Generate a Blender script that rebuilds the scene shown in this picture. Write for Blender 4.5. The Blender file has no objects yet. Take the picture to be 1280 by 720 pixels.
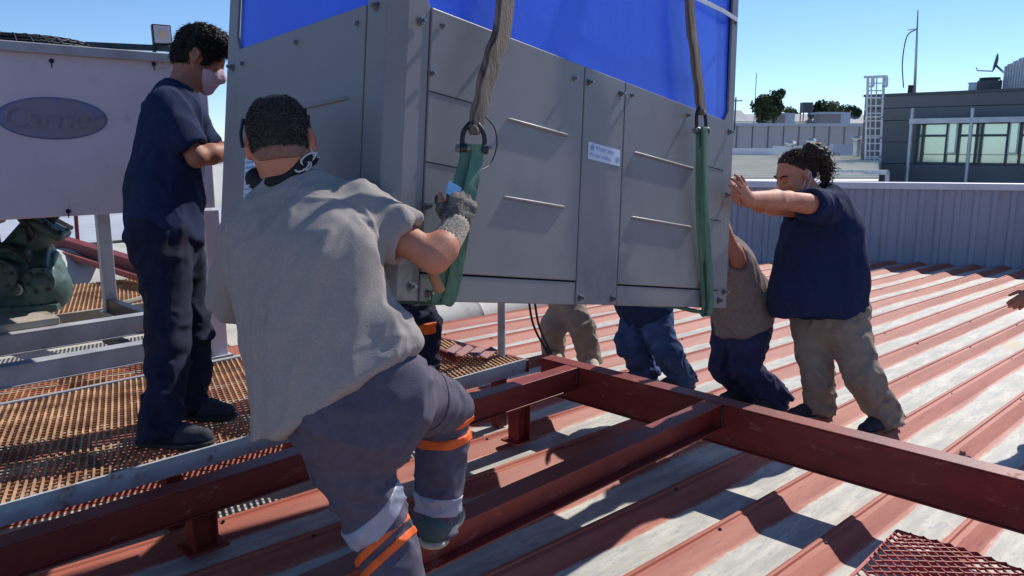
import bpy, math, random
import numpy as np
from mathutils import Matrix, Vector
random.seed(7); RNG = np.random.RandomState(11)
SC = bpy.context.scene; COL = SC.collection
R_ = math.radians
# ------------------------------------------------------------------ camera, world, sun, exposure
CAMH = 1.45; FPX = 985.0; PITCH = math.atan(180 / FPX)
cam_d = bpy.data.cameras.new('camera'); cam = bpy.data.objects.new('camera', cam_d); COL.objects.link(cam)
cam.location = (0, 0, CAMH); cam.rotation_euler = (math.pi / 2 - PITCH, 0, 0)
cam_d.sensor_width = 36; cam_d.lens = FPX / 1280 * 36; cam_d.clip_start = .05; cam_d.clip_end = 3000
SC.camera = cam
SUN_AZ, SUN_EL = 42.5, 42.0
W = bpy.data.worlds.new('World'); SC.world = W; W.use_nodes = True
nt = W.node_tree; bg = nt.nodes['Background']
sky = nt.nodes.new('ShaderNodeTexSky'); sky.sky_type = 'NISHITA'; sky.sun_disc = False
sky.sun_elevation = R_(SUN_EL); sky.sun_rotation = R_(SUN_AZ); sky.altitude = 50; sky.air_density = .8; sky.dust_density = .0; sky.ozone_density = 7.0
nt.links.new(sky.outputs[0], bg.inputs[0]); bg.inputs[1].default_value = .13
sun_d = bpy.data.lights.new('sun', 'SUN'); sun_d.energy = 4.7; sun_d.angle = R_(.5); sun_d.color = (1, .95, .87)
sun = bpy.data.objects.new('sun', sun_d); COL.objects.link(sun)
SDIR = Vector((math.sin(R_(SUN_AZ)) * math.cos(R_(SUN_EL)), math.cos(R_(SUN_AZ)) * math.cos(R_(SUN_EL)), math.sin(R_(SUN_EL))))
sun.rotation_euler = SDIR.to_track_quat('Z', 'Y').to_euler(); sun.location = (6, 6, 12)
SC.view_settings.view_transform = 'Standard'; SC.view_settings.look = 'None'; SC.view_settings.exposure = 0.14; SC.view_settings.gamma = 1

# ------------------------------------------------------------------ coordinates
_c, _s = math.cos(PITCH), math.sin(PITCH)
def V3(*a): return np.array(a, float)
CAMP = V3(0, 0, CAMH); RX = V3(1, 0, 0); FW = V3(0, _c, -_s); UPV = V3(0, _s, _c)
def P(x, y, d): return CAMP + d * (RX * (x - 640) / FPX - UPV * (y - 360) / FPX + FW)   # point at depth d
def nrm(v): v = np.asarray(v, float); return v / max(1e-9, np.linalg.norm(v))
Z = V3(0, 0, 1)
AZ = R_(44.5); E1 = V3(math.sin(AZ), math.cos(AZ), 0); E2 = V3(-math.cos(AZ), math.sin(AZ), 0)
def G(a, b, z): return E1 * a + E2 * b + Z * z          # steel frame / walkway axes
RZ = R_(45.5); RE1 = V3(math.sin(RZ), math.cos(RZ), 0); RE2 = V3(-math.cos(RZ), math.sin(RZ), 0)
SLOPE = -.03
def roofz(p): return SLOPE * float(np.dot(p[:2], RE1[:2]))

# ------------------------------------------------------------------ object helpers
def thing(name, label, cat, loc=(0, 0, 0), group=None):
    o = bpy.data.objects.new(name, None); COL.objects.link(o); o.location = tuple(map(float, loc)); o.empty_display_size = .1
    tag(o, label, cat, group); return o
def tag(o, label=None, cat=None, group=None, kind=None):
    if label: o['label'] = label
    if cat: o['category'] = cat
    if group: o['group'] = group
    if kind: o['kind'] = kind
    return o
def rootloc(o):
    p = V3(0, 0, 0)
    while o is not None: p = p + np.array(o.location); o = o.parent
    return p
def mk(name, V, F, mat, parent=None, smooth=False, bevel=0, autos=None, label=None, kind=None, seg=2):
    V = np.asarray(V, float)
    if parent is not None: V = V - rootloc(parent)
    me = bpy.data.meshes.new(name)
    if isinstance(F, np.ndarray):
        n, k = F.shape
        me.vertices.add(len(V)); me.vertices.foreach_set('co', V.astype(np.float32).ravel())
        me.loops.add(n * k); me.loops.foreach_set('vertex_index', F.astype(np.int32).ravel())
        me.polygons.add(n); me.polygons.foreach_set('loop_start', np.arange(0, n * k, k, dtype=np.int32))
        me.update(calc_edges=True); me.validate()
    else:
        me.from_pydata([tuple(v) for v in V], [], F); me.update()
    if mat is not None: me.materials.append(mat)
    if smooth: me.polygons.foreach_set('use_smooth', np.ones(len(me.polygons), bool))
    o = bpy.data.objects.new(name, me); COL.objects.link(o); o.parent = parent
    if bevel:
        m = o.modifiers.new('bevel', 'BEVEL'); m.width = bevel; m.segments = seg; m.limit_method = 'ANGLE'; m.angle_limit = R_(40)
    if autos is not None: me.set_sharp_from_angle(angle=R_(autos))
    if label: o['label'] = label
    if kind: o['kind'] = kind
    return o
class MB:
    def __init__(s): s.V = []; s.F = []
    def add(s, V, F):
        b = len(s.V); s.V += [tuple(map(float, v)) for v in V]; s.F += [tuple(b + i for i in f) for f in F]; return s
    def box(s, c, ax, ay, az, hx, hy, hz):
        c = np.asarray(c, float); V = []
        for k in (-1, 1):
            for j in (-1, 1):
                for i in (-1, 1): V.append(c + ax * hx * i + ay * hy * j + az * hz * k)
        return s.add(V, [(0, 2, 3, 1), (4, 5, 7, 6), (0, 1, 5, 4), (2, 6, 7, 3), (0, 4, 6, 2), (1, 3, 7, 5)])
    def bar(s, p, q, w, h, up=Z):
        p = np.asarray(p, float); q = np.asarray(q, float); d = nrm(q - p); sd = np.cross(d, up)
        if np.linalg.norm(sd) < 1e-3: sd = np.cross(d, V3(1, 0, 0))
        sd = nrm(sd); u = np.cross(sd, d)
        return s.box((p + q) / 2, d, sd, u, np.linalg.norm(q - p) / 2, w / 2, h / 2)
    def tube(s, pts, r, n=8, closed=False, caps=True):
        pts = [np.asarray(p, float) for p in pts]; m = len(pts); rs = r if hasattr(r, '__len__') else [r] * m
        V = []; ref = None
        for i in range(m):
            a = pts[(i - 1) % m] if (closed or i > 0) else pts[i]; b = pts[(i + 1) % m] if (closed or i < m - 1) else pts[i]
            t = nrm(b - a)
            if ref is None: ref = V3(0, 0, 1) if abs(t[2]) < .9 else V3(1, 0, 0)
            x = nrm(np.cross(t, ref)); y = np.cross(x, t); ref = y
            for k in range(n):
                an = 2 * math.pi * k / n; V.append(pts[i] + (x * math.cos(an) + y * math.sin(an)) * rs[i])
        F = []
        for i in range(m if closed else m - 1):
            for k in range(n):
                j = (i + 1) % m; F.append((i * n + k, i * n + (k + 1) % n, j * n + (k + 1) % n, j * n + k))
        if caps and not closed: F += [tuple(range(n))[::-1], tuple((m - 1) * n + k for k in range(n))]
        return s.add(V, F)
    def cyl(s, p, q, r, n=16, r2=None): return s.tube([p, q], [r, r if r2 is None else r2], n)
    def poly(s, pts, off):      # prism of a planar polygon pushed by the vector off
        n = len(pts); V = [np.asarray(p, float) for p in pts] + [np.asarray(p, float) + off for p in pts]
        return s.add(V, [tuple(range(n))[::-1], tuple(range(n, 2 * n))] + [(i, (i + 1) % n, n + (i + 1) % n, n + i) for i in range(n)])
    def quad(s, a, b, c, d): return s.add([a, b, c, d], [(0, 1, 2, 3)])
    def build(s, name, mat, parent=None, **k): return mk(name, s.V, s.F, mat, parent, **k)
def ribbon(pts, wdir, w, th):    # flat webbing: a strip w wide, th thick
    mb = MB(); pts = [np.asarray(p, float) for p in pts]; n = len(pts); V = []
    for i, p in enumerate(pts):
        t = nrm(pts[min(i + 1, n - 1)] - pts[max(i - 1, 0)]); wd = wdir[i] if isinstance(wdir, list) else wdir
        wd = nrm(wd - t * np.dot(wd, t)); nn = np.cross(t, wd); ww = w[i] if hasattr(w, '__len__') else w
        V += [p - wd * ww / 2 - nn * th / 2, p - nn * th * .62, p + wd * ww / 2 - nn * th / 2, p + wd * ww / 2 + nn * th / 2, p + nn * th * .62, p - wd * ww / 2 + nn * th / 2]
    F = []
    for i in range(n - 1):
        for k in range(6): F.append((i * 6 + k, i * 6 + (k + 1) % 6, i * 6 + 6 + (k + 1) % 6, i * 6 + 6 + k))
    F += [(5, 4, 3, 2, 1, 0), tuple((n - 1) * 6 + k for k in range(6))]
    return mb.add(V, F)
def spl(pts, n=12):               # Catmull-Rom
    pts = [np.asarray(p, float) for p in pts]; q = [2 * pts[0] - pts[1]] + pts + [2 * pts[-1] - pts[-2]]; out = []
    for i in range(1, len(q) - 2):
        for k in range(n):
            t = k / n; a, b, c, d = q[i - 1:i + 3]
            out.append(.5 * (2 * b + (c - a) * t + (2 * a - 5 * b + 4 * c - d) * t * t + (3 * b - a - 3 * c + d) * t ** 3))
    return out + [pts[-1]]

# ------------------------------------------------------------------ materials
def L(*c):
    r = []
    for v in c:
        v = v / 255; r.append(v / 12.92 if v <= .04045 else ((v + .055) / 1.055) ** 2.4)
    return tuple(r)
def mat(name, col, rough=.6, metal=0., var=.12, scale=6., col2=None, mscale=3., lo=.55, hi=.68, bump=0., bscale=80., stretch=(1, 1, 1), spec=.5, sss=0., trans=0., alpha=None, rough2=None, wave=None, bdist=.01, detail=6):
    m = bpy.data.materials.new(name); m.use_nodes = True; n = m.node_tree.nodes; l = m.node_tree.links; b = n['Principled BSDF']
    tc = n.new('ShaderNodeTexCoord'); mp = n.new('ShaderNodeMapping'); mp.inputs['Scale'].default_value = stretch; l.new(tc.outputs['Object'], mp.inputs[0])
    def noise(sc, det=6, rg=.55):
        x = n.new('ShaderNodeTexNoise'); x.inputs['Scale'].default_value = sc; x.inputs['Detail'].default_value = det; x.inputs['Roughness'].default_value = rg; l.new(mp.outputs[0], x.inputs['Vector']); return x
    def mix(fac, a, c2):
        x = n.new('ShaderNodeMix'); x.data_type = 'RGBA'
        if isinstance(fac, float): x.inputs[0].default_value = fac
        else: l.new(fac, x.inputs[0])
        for k, v in ((6, a), (7, c2)):
            if isinstance(v, tuple): x.inputs[k].default_value = v + (1,)
            else: l.new(v, x.inputs[k])
        return x.outputs[2]
    def ramp(inp, a, c2):
        x = n.new('ShaderNodeMapRange'); x.inputs[1].default_value = a; x.inputs[2].default_value = c2; x.interpolation_type = 'SMOOTHSTEP'; l.new(inp, x.inputs[0]); return x.outputs[0]
    n1 = noise(scale); c = mix(ramp(n1.outputs[0], .3, .7), tuple(v * (1 - var) for v in col), tuple(min(1, v * (1 + var)) for v in col))
    if col2 is not None:
        msk = ramp(noise(mscale, 9, .65).outputs[0], lo, hi); c = mix(msk, c, col2)
        if rough2 is not None:
            x = n.new('ShaderNodeMapRange'); x.inputs[3].default_value = rough; x.inputs[4].default_value = rough2; l.new(msk, x.inputs[0]); l.new(x.outputs[0], b.inputs['Roughness'])
    l.new(c, b.inputs['Base Color'])
    if rough2 is None or col2 is None:
        x = n.new('ShaderNodeMapRange'); x.inputs[3].default_value = max(0, rough - .08); x.inputs[4].default_value = min(1, rough + .08); l.new(n1.outputs[0], x.inputs[0]); l.new(x.outputs[0], b.inputs['Roughness'])
    b.inputs['Metallic'].default_value = metal; b.inputs['Specular IOR Level'].default_value = spec
    if sss: b.inputs['Subsurface Weight'].default_value = sss; b.inputs['Subsurface Radius'].default_value = (.02, .008, .005); b.inputs['Subsurface Scale'].default_value = .5
    if trans: b.inputs['Transmission Weight'].default_value = trans
    if bump:
        bn = n.new('ShaderNodeBump'); bn.inputs['Strength'].default_value = bump; bn.inputs['Distance'].default_value = bdist
        l.new(noise(bscale, detail).outputs[0], bn.inputs['Height']); l.new(bn.outputs[0], b.inputs['Normal'])
    return m
M = {}
M['grey'] = mat('grey painted sheet', L(134, 133, 134), .42, var=.06, scale=2.5, bump=.018, bscale=300, col2=L(104, 106, 112), mscale=1.8, lo=.5, hi=.8, rough2=.55)
M['gap'] = mat('dark gap', L(22, 22, 25), .8)
M['blue'] = mat('blue film', L(60, 108, 255), .3, var=.06, scale=1.5, bump=.12, bscale=9, bdist=.02)
M['steel'] = mat('zinc bolt', L(150, 150, 152), .35, .85, var=.2, scale=30)
M['darksteel'] = mat('dark steel', L(58, 62, 68), .45, .7, var=.25, scale=20, col2=L(110, 70, 50), mscale=25, lo=.62, hi=.75)
M['beam'] = mat('red oxide paint', L(124, 42, 36), .5, var=.22, scale=5, stretch=(.8, .8, 2), col2=L(150, 84, 74), mscale=11, lo=.60, hi=.66, bump=.1, bscale=60, rough2=.8)
M['beam_dust'] = mat('dusty red oxide paint', L(150, 78, 70), .7, var=.15, scale=9, col2=L(120, 50, 44), mscale=7, lo=.48, hi=.7)
M['whiteedge'] = mat('rusty white paint', L(176, 178, 184), .7, var=.14, scale=10, col2=L(122, 78, 54), mscale=7, lo=.54, hi=.66, rough2=.85, bump=.15, bscale=30)
M['rust'] = mat('rusty grating', L(190, 150, 114), .85, var=.3, scale=9, col2=L(132, 92, 70), mscale=4, lo=.45, hi=.65, bump=.3, bscale=120)
M['meshred'] = mat('red oxide expanded metal', L(168, 66, 62), .6, var=.2, scale=20)
M['wall'] = mat('lilac galvanised sheet', L(150, 152, 168), .5, .0, var=.08, scale=1.2, stretch=(1, 1, .25), col2=L(140, 132, 138), mscale=2.5, lo=.52, hi=.75, bump=.05, bscale=20)
M['wallcap'] = mat('pale cap flashing', L(205, 205, 215), .5, var=.05, scale=2)
M['oldpanel'] = mat('old mauve painted panel', L(212, 203, 213), .6, var=.07, scale=2, col2=L(160, 140, 142), mscale=6, lo=.55, hi=.8, bump=.18, bscale=25)
M['rail'] = mat('old grey steel rail', L(170, 172, 178), .55, var=.15, scale=6, col2=L(120, 108, 100), mscale=9, lo=.6, hi=.75, bump=.1, bscale=40)
M['plate'] = mat('dusty base plate', L(168, 160, 148), .8, var=.15, scale=8, col2=L(110, 96, 84), mscale=7, lo=.55, hi=.72)
M['green_iron'] = mat('grey green compressor paint', L(70, 94, 90), .5, var=.25, scale=10, col2=L(36, 44, 44), mscale=11, lo=.5, hi=.68, bump=.12, bscale=50)
M['black'] = mat('black plastic', L(24, 25, 28), .5, var=.2, scale=15)
M['blackwire'] = mat('black wire', L(45, 47, 54), .5, .3, var=.2, scale=15)
M['web_brown'] = mat('worn beige webbing', L(132, 120, 108), .9, var=.3, scale=28, stretch=(1, 1, .2), col2=L(84, 70, 60), mscale=16, lo=.5, hi=.66, bump=.6, bscale=180)
M['web_green'] = mat('green webbing', L(92, 132, 112), .85, var=.16, scale=26, stretch=(1, 1, .12), col2=L(62, 88, 76), mscale=18, lo=.52, hi=.7, bump=.5, bscale=160)
M['tagblue'] = mat('pale blue plastic', L(100, 160, 215), .4)
M['label'] = mat('pale blue paper label', L(205, 222, 240), .6, var=.03)
M['ink'] = mat('blue ink', L(136, 164, 205), .7)
M['whiteband'] = mat('white plastic band', L(222, 224, 228), .5)
M['rubber'] = mat('tan rubber sleeve', L(176, 128, 96), .8)
M['glass'] = mat('lamp glass', L(205, 200, 205), .15)
M['ledplate'] = mat('led plate', L(230, 196, 150), .5)
M['ovalblue'] = mat('faded blue badge', L(112, 130, 172), .7, var=.12, scale=14, col2=L(138, 132, 148), mscale=5.5, lo=.44, hi=.56)
M['ovalgrey'] = mat('worn badge lettering', L(116, 112, 134), .8, var=.1, scale=20, col2=L(140, 134, 148), mscale=14, lo=.42, hi=.6)
M['ovalrim'] = mat('badge rim', L(104, 110, 148), .7, var=.1, scale=20)
M['white_mem'] = mat('white membrane', L(190, 188, 181), .7, var=.08, scale=2, col2=L(150, 146, 138), mscale=3, lo=.55, hi=.8, bump=.08, bscale=6)
M['corr'] = mat('pale corrugated sheet', L(182, 188, 198), .5, var=.08, scale=2)
M['cream_roof'] = mat('cream roof sheet', L(226, 220, 204), .7, var=.08, scale=.6)
M['bluewhite'] = mat('blue white wall', L(186, 198, 218), .7, var=.06, scale=.5)
M['farwall'] = mat('pale pink factory wall', L(206, 194, 194), .7, var=.06, scale=.3, stretch=(1, 1, .2))
M['farwall_d'] = mat('grey factory joint', L(150, 146, 152), .7)
M['farroof'] = mat('grey fibre roof', L(160, 160, 166), .8, var=.15, scale=.4)
M['darkbldg'] = mat('dark grey cladding', L(102, 108, 116), .7, var=.08, scale=.6, bump=.05, bscale=30)
M['frame_pale'] = mat('pale metal frame', L(196, 202, 210), .5, .2)
M['window'] = mat('green tinted glass', L(206, 226, 212), .14, .55, var=.1, scale=.35, spec=.8)
M['blind'] = mat('cream blind', L(196, 198, 186), .6)
M['winframe'] = mat('window frame', L(72, 80, 88), .5)
M['galv'] = mat('galvanised steel', L(186, 192, 198), .4, .5, var=.1, scale=4)
M['ground'] = mat('far ground', L(120, 118, 110), .9, var=.2, scale=.05)
M['leaf'] = mat('foliage', L(52, 70, 42), .7, var=.45, scale=.8)
M['leaf2'] = mat('olive foliage', L(96, 108, 66), .7, var=.4, scale=.8)
M['bark'] = mat('bark', L(70, 58, 48), .9)
M['skin'] = mat('tanned skin', L(184, 124, 100), .6, var=.14, scale=14, sss=.12, bump=.12, bscale=140, spec=.4)
M['skin2'] = mat('brown skin', L(164, 110, 90), .6, var=.1, scale=14, sss=.12, bump=.1, bscale=140, spec=.4)
M['tee_grey'] = mat('heather grey cotton', L(158, 151, 147), .95, var=.05, scale=40, bump=.25, bscale=320, spec=.2, col2=L(146, 140, 137), mscale=260, lo=.4, hi=.65)
M['tee_navy'] = mat('navy cotton', L(34, 46, 78), .95, var=.12, scale=60, bump=.2, bscale=240, spec=.2)
M['tee_taupe'] = mat('taupe cotton', L(128, 114, 112), .95, var=.12, scale=50, bump=.2, bscale=240, spec=.2)
M['pants_grey'] = mat('slate work trouser cloth', L(86, 82, 98), .85, var=.10, scale=40, bump=.2, bscale=260, spec=.25)
M['pants_navy'] = mat('dark navy trouser cloth', L(34, 36, 58), .9, var=.15, scale=14, bump=.2, bscale=200, spec=.2, col2=L(58, 48, 54), mscale=5, lo=.55, hi=.75)
M['pants_navy2'] = mat('navy trouser cloth', L(48, 52, 84), .9, var=.12, scale=20, bump=.2, bscale=200, spec=.2)
M['pants_khaki'] = mat('khaki twill', L(146, 132, 119), .9, var=.1, scale=20, bump=.2, bscale=240, spec=.2)
M['jeans'] = mat('blue denim', L(54, 74, 112), .9, var=.2, scale=12, bump=.25, bscale=260, spec=.2, col2=L(90, 112, 150), mscale=7, lo=.52, hi=.8)
M['reflect'] = mat('grey reflective tape', L(150, 155, 174), .4, var=.08, scale=40, bump=.2, bscale=60)
M['orange'] = mat('orange tape', L(232, 100, 34), .7, var=.08, scale=30)
M['seam'] = mat('dark seam', L(40, 40, 52), .9)
M['shoe'] = mat('dark suede boot', L(44, 46, 58), .85, var=.2, scale=30, bump=.3, bscale=120)
M['shoe_teal'] = mat('teal grey shoe', L(62, 84, 86), .7, var=.15, scale=30, bump=.3, bscale=120)
M['sole'] = mat('pale rubber sole', L(176, 166, 146), .8, var=.15, scale=30)
M['sole_dark'] = mat('black rubber sole', L(36, 36, 40), .8)
M['hair'] = mat('black hair', L(28, 23, 22), .62, var=.4, scale=60, bump=.4, bscale=120, spec=.25)
M['stubble'] = mat('shaved stubble skin', L(128, 96, 84), .7, var=.2, scale=160, bump=.2, bscale=200)
M['hair_grey'] = mat('cropped greying hair', L(46, 42, 42), .6, var=.5, scale=120, bump=.5, bscale=220)
M['hair_tip'] = mat('greying hair tips', L(120, 112, 108), .5, var=.3, scale=100)
M['hair_brown'] = mat('brown curly hair', L(84, 56, 40), .5, var=.4, scale=60)
M['glove'] = mat('grey knit glove', L(112, 104, 98), .95, var=.3, scale=60, bump=.7, bscale=150, col2=L(64, 60, 62), mscale=14, lo=.48, hi=.62)
M['glovecuff'] = mat('pale knit cuff', L(170, 160, 146), .95, var=.2, scale=60, bump=.7, bscale=150)
M['mask_pink'] = mat('lilac cloth mask', L(200, 172, 190), .8, var=.05, scale=20, bump=.2, bscale=120)
M['mask_dark'] = mat('dark cloth mask', L(46, 50, 62), .8)
M['scarf'] = mat('black bandana', L(20, 21, 26), .85, var=.2, scale=20, bump=.2, bscale=120)
M['scarf_w'] = mat('white bandana print', L(206, 206, 210), .85)
M['redscrap'] = mat('red sheet scrap', L(122, 48, 48), .6, var=.15, scale=12)
def roof_material():
    m = bpy.data.materials.new('worn red roof sheet'); m.use_nodes = True; n = m.node_tree.nodes; l = m.node_tree.links; b = n['Principled BSDF']
    tc = n.new('ShaderNodeTexCoord'); sep = n.new('ShaderNodeSeparateXYZ'); l.new(tc.outputs['Object'], sep.inputs[0])
    def math_(op, a, c=None, d=None):
        x = n.new('ShaderNodeMath'); x.operation = op
        for i, v in enumerate((a, c, d)):
            if v is None: continue
            if isinstance(v, (int, float)): x.inputs[i].default_value = v
            else: l.new(v, x.inputs[i])
        return x.outputs[0]
    def noise(sc, st, det=6, rg=.6):
        mp = n.new('ShaderNodeMapping'); mp.inputs['Scale'].default_value = st; l.new(tc.outputs['Object'], mp.inputs[0])
        x = n.new('ShaderNodeTexNoise'); x.inputs['Scale'].default_value = sc; x.inputs['Detail'].default_value = det; x.inputs['Roughness'].default_value = rg; l.new(mp.outputs[0], x.inputs[0]); return x.outputs[0]
    def sm(x, a, c):
        y = n.new('ShaderNodeMapRange'); y.interpolation_type = 'SMOOTHSTEP'; y.inputs[1].default_value = a; y.inputs[2].default_value = c; l.new(x, y.inputs[0]); return y.outputs[0]
    def mix(fac, a, c):
        x = n.new('ShaderNodeMix'); x.data_type = 'RGBA'; l.new(fac, x.inputs[0])
        for k, v in ((6, a), (7, c)):
            if isinstance(v, tuple): x.inputs[k].default_value = v + (1,)
            else: l.new(v, x.inputs[k])
        return x.outputs[2]
    v = math_('MULTIPLY', math_('FRACT', math_('DIVIDE', sep.outputs[1], RIBP)), RIBP)       # metres past a ridge, towards the far side
    d = math_('ABSOLUTE', math_('SUBTRACT', v, .128))                                         # worn pan centred between ribs
    edge = math_('ADD', d, math_('MULTIPLY', math_('SUBTRACT', noise(2.2, (.35, 3, 1)), .5), .12))
    edge = math_('ADD', edge, math_('MULTIPLY', math_('SUBTRACT', noise(38, (.45, 1.5, 1), 8, .7), .5), .045))
    white = math_('SUBTRACT', 1., sm(edge, .084, .098))
    patch = sm(noise(1.1, (.22, 1.2, 1), 4), .22, .36); white = math_('MULTIPLY', white, patch)
    wc = mix(sm(noise(9, (.35, 2, 1)), .35, .7), L(168, 166, 158), L(202, 198, 186)); wc = mix(sm(noise(34, (.4, 1.6, 1), 9, .7), .54, .62), wc, L(158, 160, 160))
    wc = mix(sm(noise(2.3, (.3, 1, 1)), .6, .75), wc, L(190, 172, 128))
    rc = mix(sm(noise(5, (.2, 2, 1)), .3, .7), L(154, 80, 64), L(178, 104, 86)); rc = mix(sm(noise(26, (.35, 2, 1), 9, .7), .55, .66), rc, L(150, 76, 68))
    halo = math_('MULTIPLY', sm(edge, .115, .085), .45); rc = mix(halo, rc, L(222, 176, 156))
    c = mix(white, rc, wc)
    spots = sm(noise(60, (1, 1, 1), 3), .70, .76); c = mix(math_('MULTIPLY', spots, .6), c, L(92, 74, 66)); l.new(c, b.inputs['Base Color'])
    b.inputs['Roughness'].default_value = .62; b.inputs['Specular IOR Level'].default_value = .3
    bn = n.new('ShaderNodeBump'); bn.inputs['Strength'].default_value = .25; bn.inputs['Distance'].default_value = .006; l.new(noise(30, (.2, 1, 1)), bn.inputs['Height']); l.new(bn.outputs[0], b.inputs['Normal'])
    return m
RIBP, RIB0 = .337, 1.505
M['roof'] = roof_material()

# ------------------------------------------------------------------ setting: ground, roof
g = 900.; tag(mk('ground', [(-g, -g, -7), (g, -g, -7), (g, g, -7), (-g, g, -7)], [(0, 1, 2, 3)], M['ground']), kind='structure')
def build_roof():
    prof = [(.0, .046), (.007, .045), (.014, .008), (.03, 0.), (.222, 0.), (.238, .003), (.300, .036), (.322, .038), (.327, .045)]   # metres past the ridge (far side first)
    rows = []
    for k in range(-20, 12):
        for v, h in prof: rows.append((k * RIBP + v, h))
    a0, a1, na = -6., 16.5, 46; V = []; F = []
    for i in range(na + 1):
        a = a0 + (a1 - a0) * i / na
        for v, h in rows: V.append((a, v, h + SLOPE * a + .004 * math.sin(a * 1.3 + v * 2.1)))
    n = len(rows)
    for i in range(na):
        for j in range(n - 1): F.append((i * n + j, (i + 1) * n + j, (i + 1) * n + j + 1, i * n + j + 1))
    V = np.array(V); me_o = mk('roof', V, np.array(F)[:, ::-1], M['roof'], smooth=True, autos=12)
    base = RE2 * RIB0
    me_o.matrix_world = Matrix(((RE1[0], RE2[0], 0, base[0]), (RE1[1], RE2[1], 0, base[1]), (0, 0, 1, 0), (0, 0, 0, 1)))
    tag(me_o, kind='structure')
    mb = MB()
    for k in range(-6, 11):
        for i in range(14):
            a = -3 + i * 1.4 + (k % 2) * .2; o = base + RE1 * a + RE2 * (k * RIBP - .026) + Z * (SLOPE * a + .037); mb.cyl(o, o + Z * .003, .008, 8); mb.cyl(o + Z * .003, o + Z * .007, .0045, 6)
    s_ = mb.build('roof_screw', M['darksteel'], None); s_.parent = me_o; s_.matrix_parent_inverse = me_o.matrix_world.inverted(); s_['kind'] = 'stuff'
build_roof()

# ------------------------------------------------------------------ parapet wall at the end of the roof
def build_parapet():
    p0 = V3(3.66, 12.76, 0); p1 = V3(7.72, 11.74, 0); d = nrm(p1 - p0); nn = V3(d[1], -d[0], 0); nn = nn if nn[1] < 0 else -nn
    A = p0 - d * 16; Lw = 34.; zb, zt = -.75, .77
    t = thing('parapet_wall', 'lilac ribbed sheet metal parapet closing the far end of the red roof', 'wall', A + d * Lw / 2 + Z * zb)
    k = 0; s = 0.
    while s < Lw:            # ribbed sheets, each a panel 1.0 m wide
        mb = MB(); V = []; pr = []
        x = 0.
        while x < .999:
            pr += [(x, 0), (x + .14, 0), (x + .16, .028), (x + .225, .028), (x + .24, 0)] ; x += .25
        pr = [(a, b) for a, b in pr if a <= 1.0] + [(1.0, 0.)]
        off = .002 * (k % 2)
        for a, b in pr:
            for z in (zb, zt): V.append(A + d * (s + a * .998) + nn * (b + off) + Z * z)
        mb.add(V, [(2 * i, 2 * i + 2, 2 * i + 3, 2 * i + 1) for i in range(len(pr) - 1)])
        mb.build('sheet', M['wall'], t); k += 1; s += 1.
    MB().box(A + d * Lw / 2 - nn * .09 + Z * (zb + zt) / 2, d, nn, Z, Lw / 2, .08, (zt - zb) / 2).build('backing', M['wall'], t)
    MB().box(A + d * Lw / 2 - nn * .05 + Z * (zt + .05), d, nn, Z, Lw / 2, .13, .05).build('cap', M['wallcap'], t, bevel=.008)
build_parapet()

# ------------------------------------------------------------------ red steel support frame
ZT = .27; KF = .9365  # frame plan positions scaled about the camera when the frame top was raised
def channel(mb, p, q, h, w, side, t=.008):     # U channel, web on the viewer's side, flanges to `side`
    d = nrm(q - p); u = Z; ln = np.linalg.norm(q - p) / 2; c = (p + q) / 2
    mb.box(c - u * h / 2 + side * t / 2, d, side, u, ln, t / 2, h / 2 - t)
    mb.box(c - u * t / 2 + side * w / 2, d, side, u, ln, w / 2, t / 2); mb.box(c - u * (h - t / 2) + side * (w / 2 - .004), d, side, u, ln, w / 2 + .004, t / 2)
def build_frame():
    t = thing('steel_frame', 'red oxide steel beam frame raised on short posts over the roof', 'steel frame', G(3.4 * KF, 2.8 * KF, roofz(G(3.4, 2.8, 0))))
    x1, bA, bB = 3.38 * KF, 2.79 * KF, 1.87 * KF
    mb = MB(); channel(mb, G(x1, 3.08 * KF, ZT), G(x1, -2.2, ZT), .2, .095, E1); mb.build('beam', M['beam'], t, bevel=.003)
    mb = MB(); c0, c1 = G(-2.2, bA, ZT - .002), G(x1 - .002, bA, ZT - .002); channel(mb, c0, c1, .118, .085, E2); mb.build('beam', M['beam'], t, bevel=.003)
    mb = MB(); c0, c1 = G(.35, bB, ZT - .002), G(x1 - .002, bB, ZT - .002); ln = (x1 - .352) / 2
    mb.box((c0 + c1) / 2 - Z * .061 + E2 * .042, E1, E2, Z, ln, .004, .052); mb.box((c0 + c1) / 2 - Z * .004 + E2 * .042, E1, E2, Z, ln, .047, .004); mb.box((c0 + c1) / 2 - Z * .118 + E2 * .042, E1, E2, Z, ln, .047, .004)
    mb.build('beam', M['beam'], t, bevel=.002)
    for a, b in ((2.95 * KF, bA + .05), (1.18 * KF, bA + .05), (-.7, bA + .05), (x1 + .045, .1), (x1 + .045, -1.9), (.6, bB + .042)):
        z0 = roofz(G(a, b, 0)) + .046; hb = ZT - (.203 if a > x1 else .124)
        mb = MB(); mb.box(G(a, b, (z0 + hb) / 2), E1, E2, Z, .04, .004, (hb - z0) / 2)
        for s in (-1, 1): mb.box(G(a + s * .043, b, (z0 + hb) / 2), E1, E2, Z, .003, .035, (hb - z0) / 2)
        mb.build('post', M['beam'], t, bevel=.002)
        MB().box(G(a, b, z0 - .002), E1, E2, Z, .075, .06, .005).build('foot_plate', M['beam'], t, bevel=.002)
    for bb in (bA, bA + .085, bB - .005, bB + .09):
        o = G(x1 - .004, bb, 0); MB().tube([o + Z * (ZT - .012 - .10 * k / 8) + E2 * .0012 * (k % 2) for k in range(9)], [.0045 + .001 * (k % 2) for k in range(9)], 6).build('weld_bead', M['darksteel'], t, smooth=True)
    MB().box(G(1.12 * KF, bA + .14, .19), E1, E2, Z, .05, .04, .035).build('bracket', M['beam'], t, bevel=.003)
build_frame()

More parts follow.
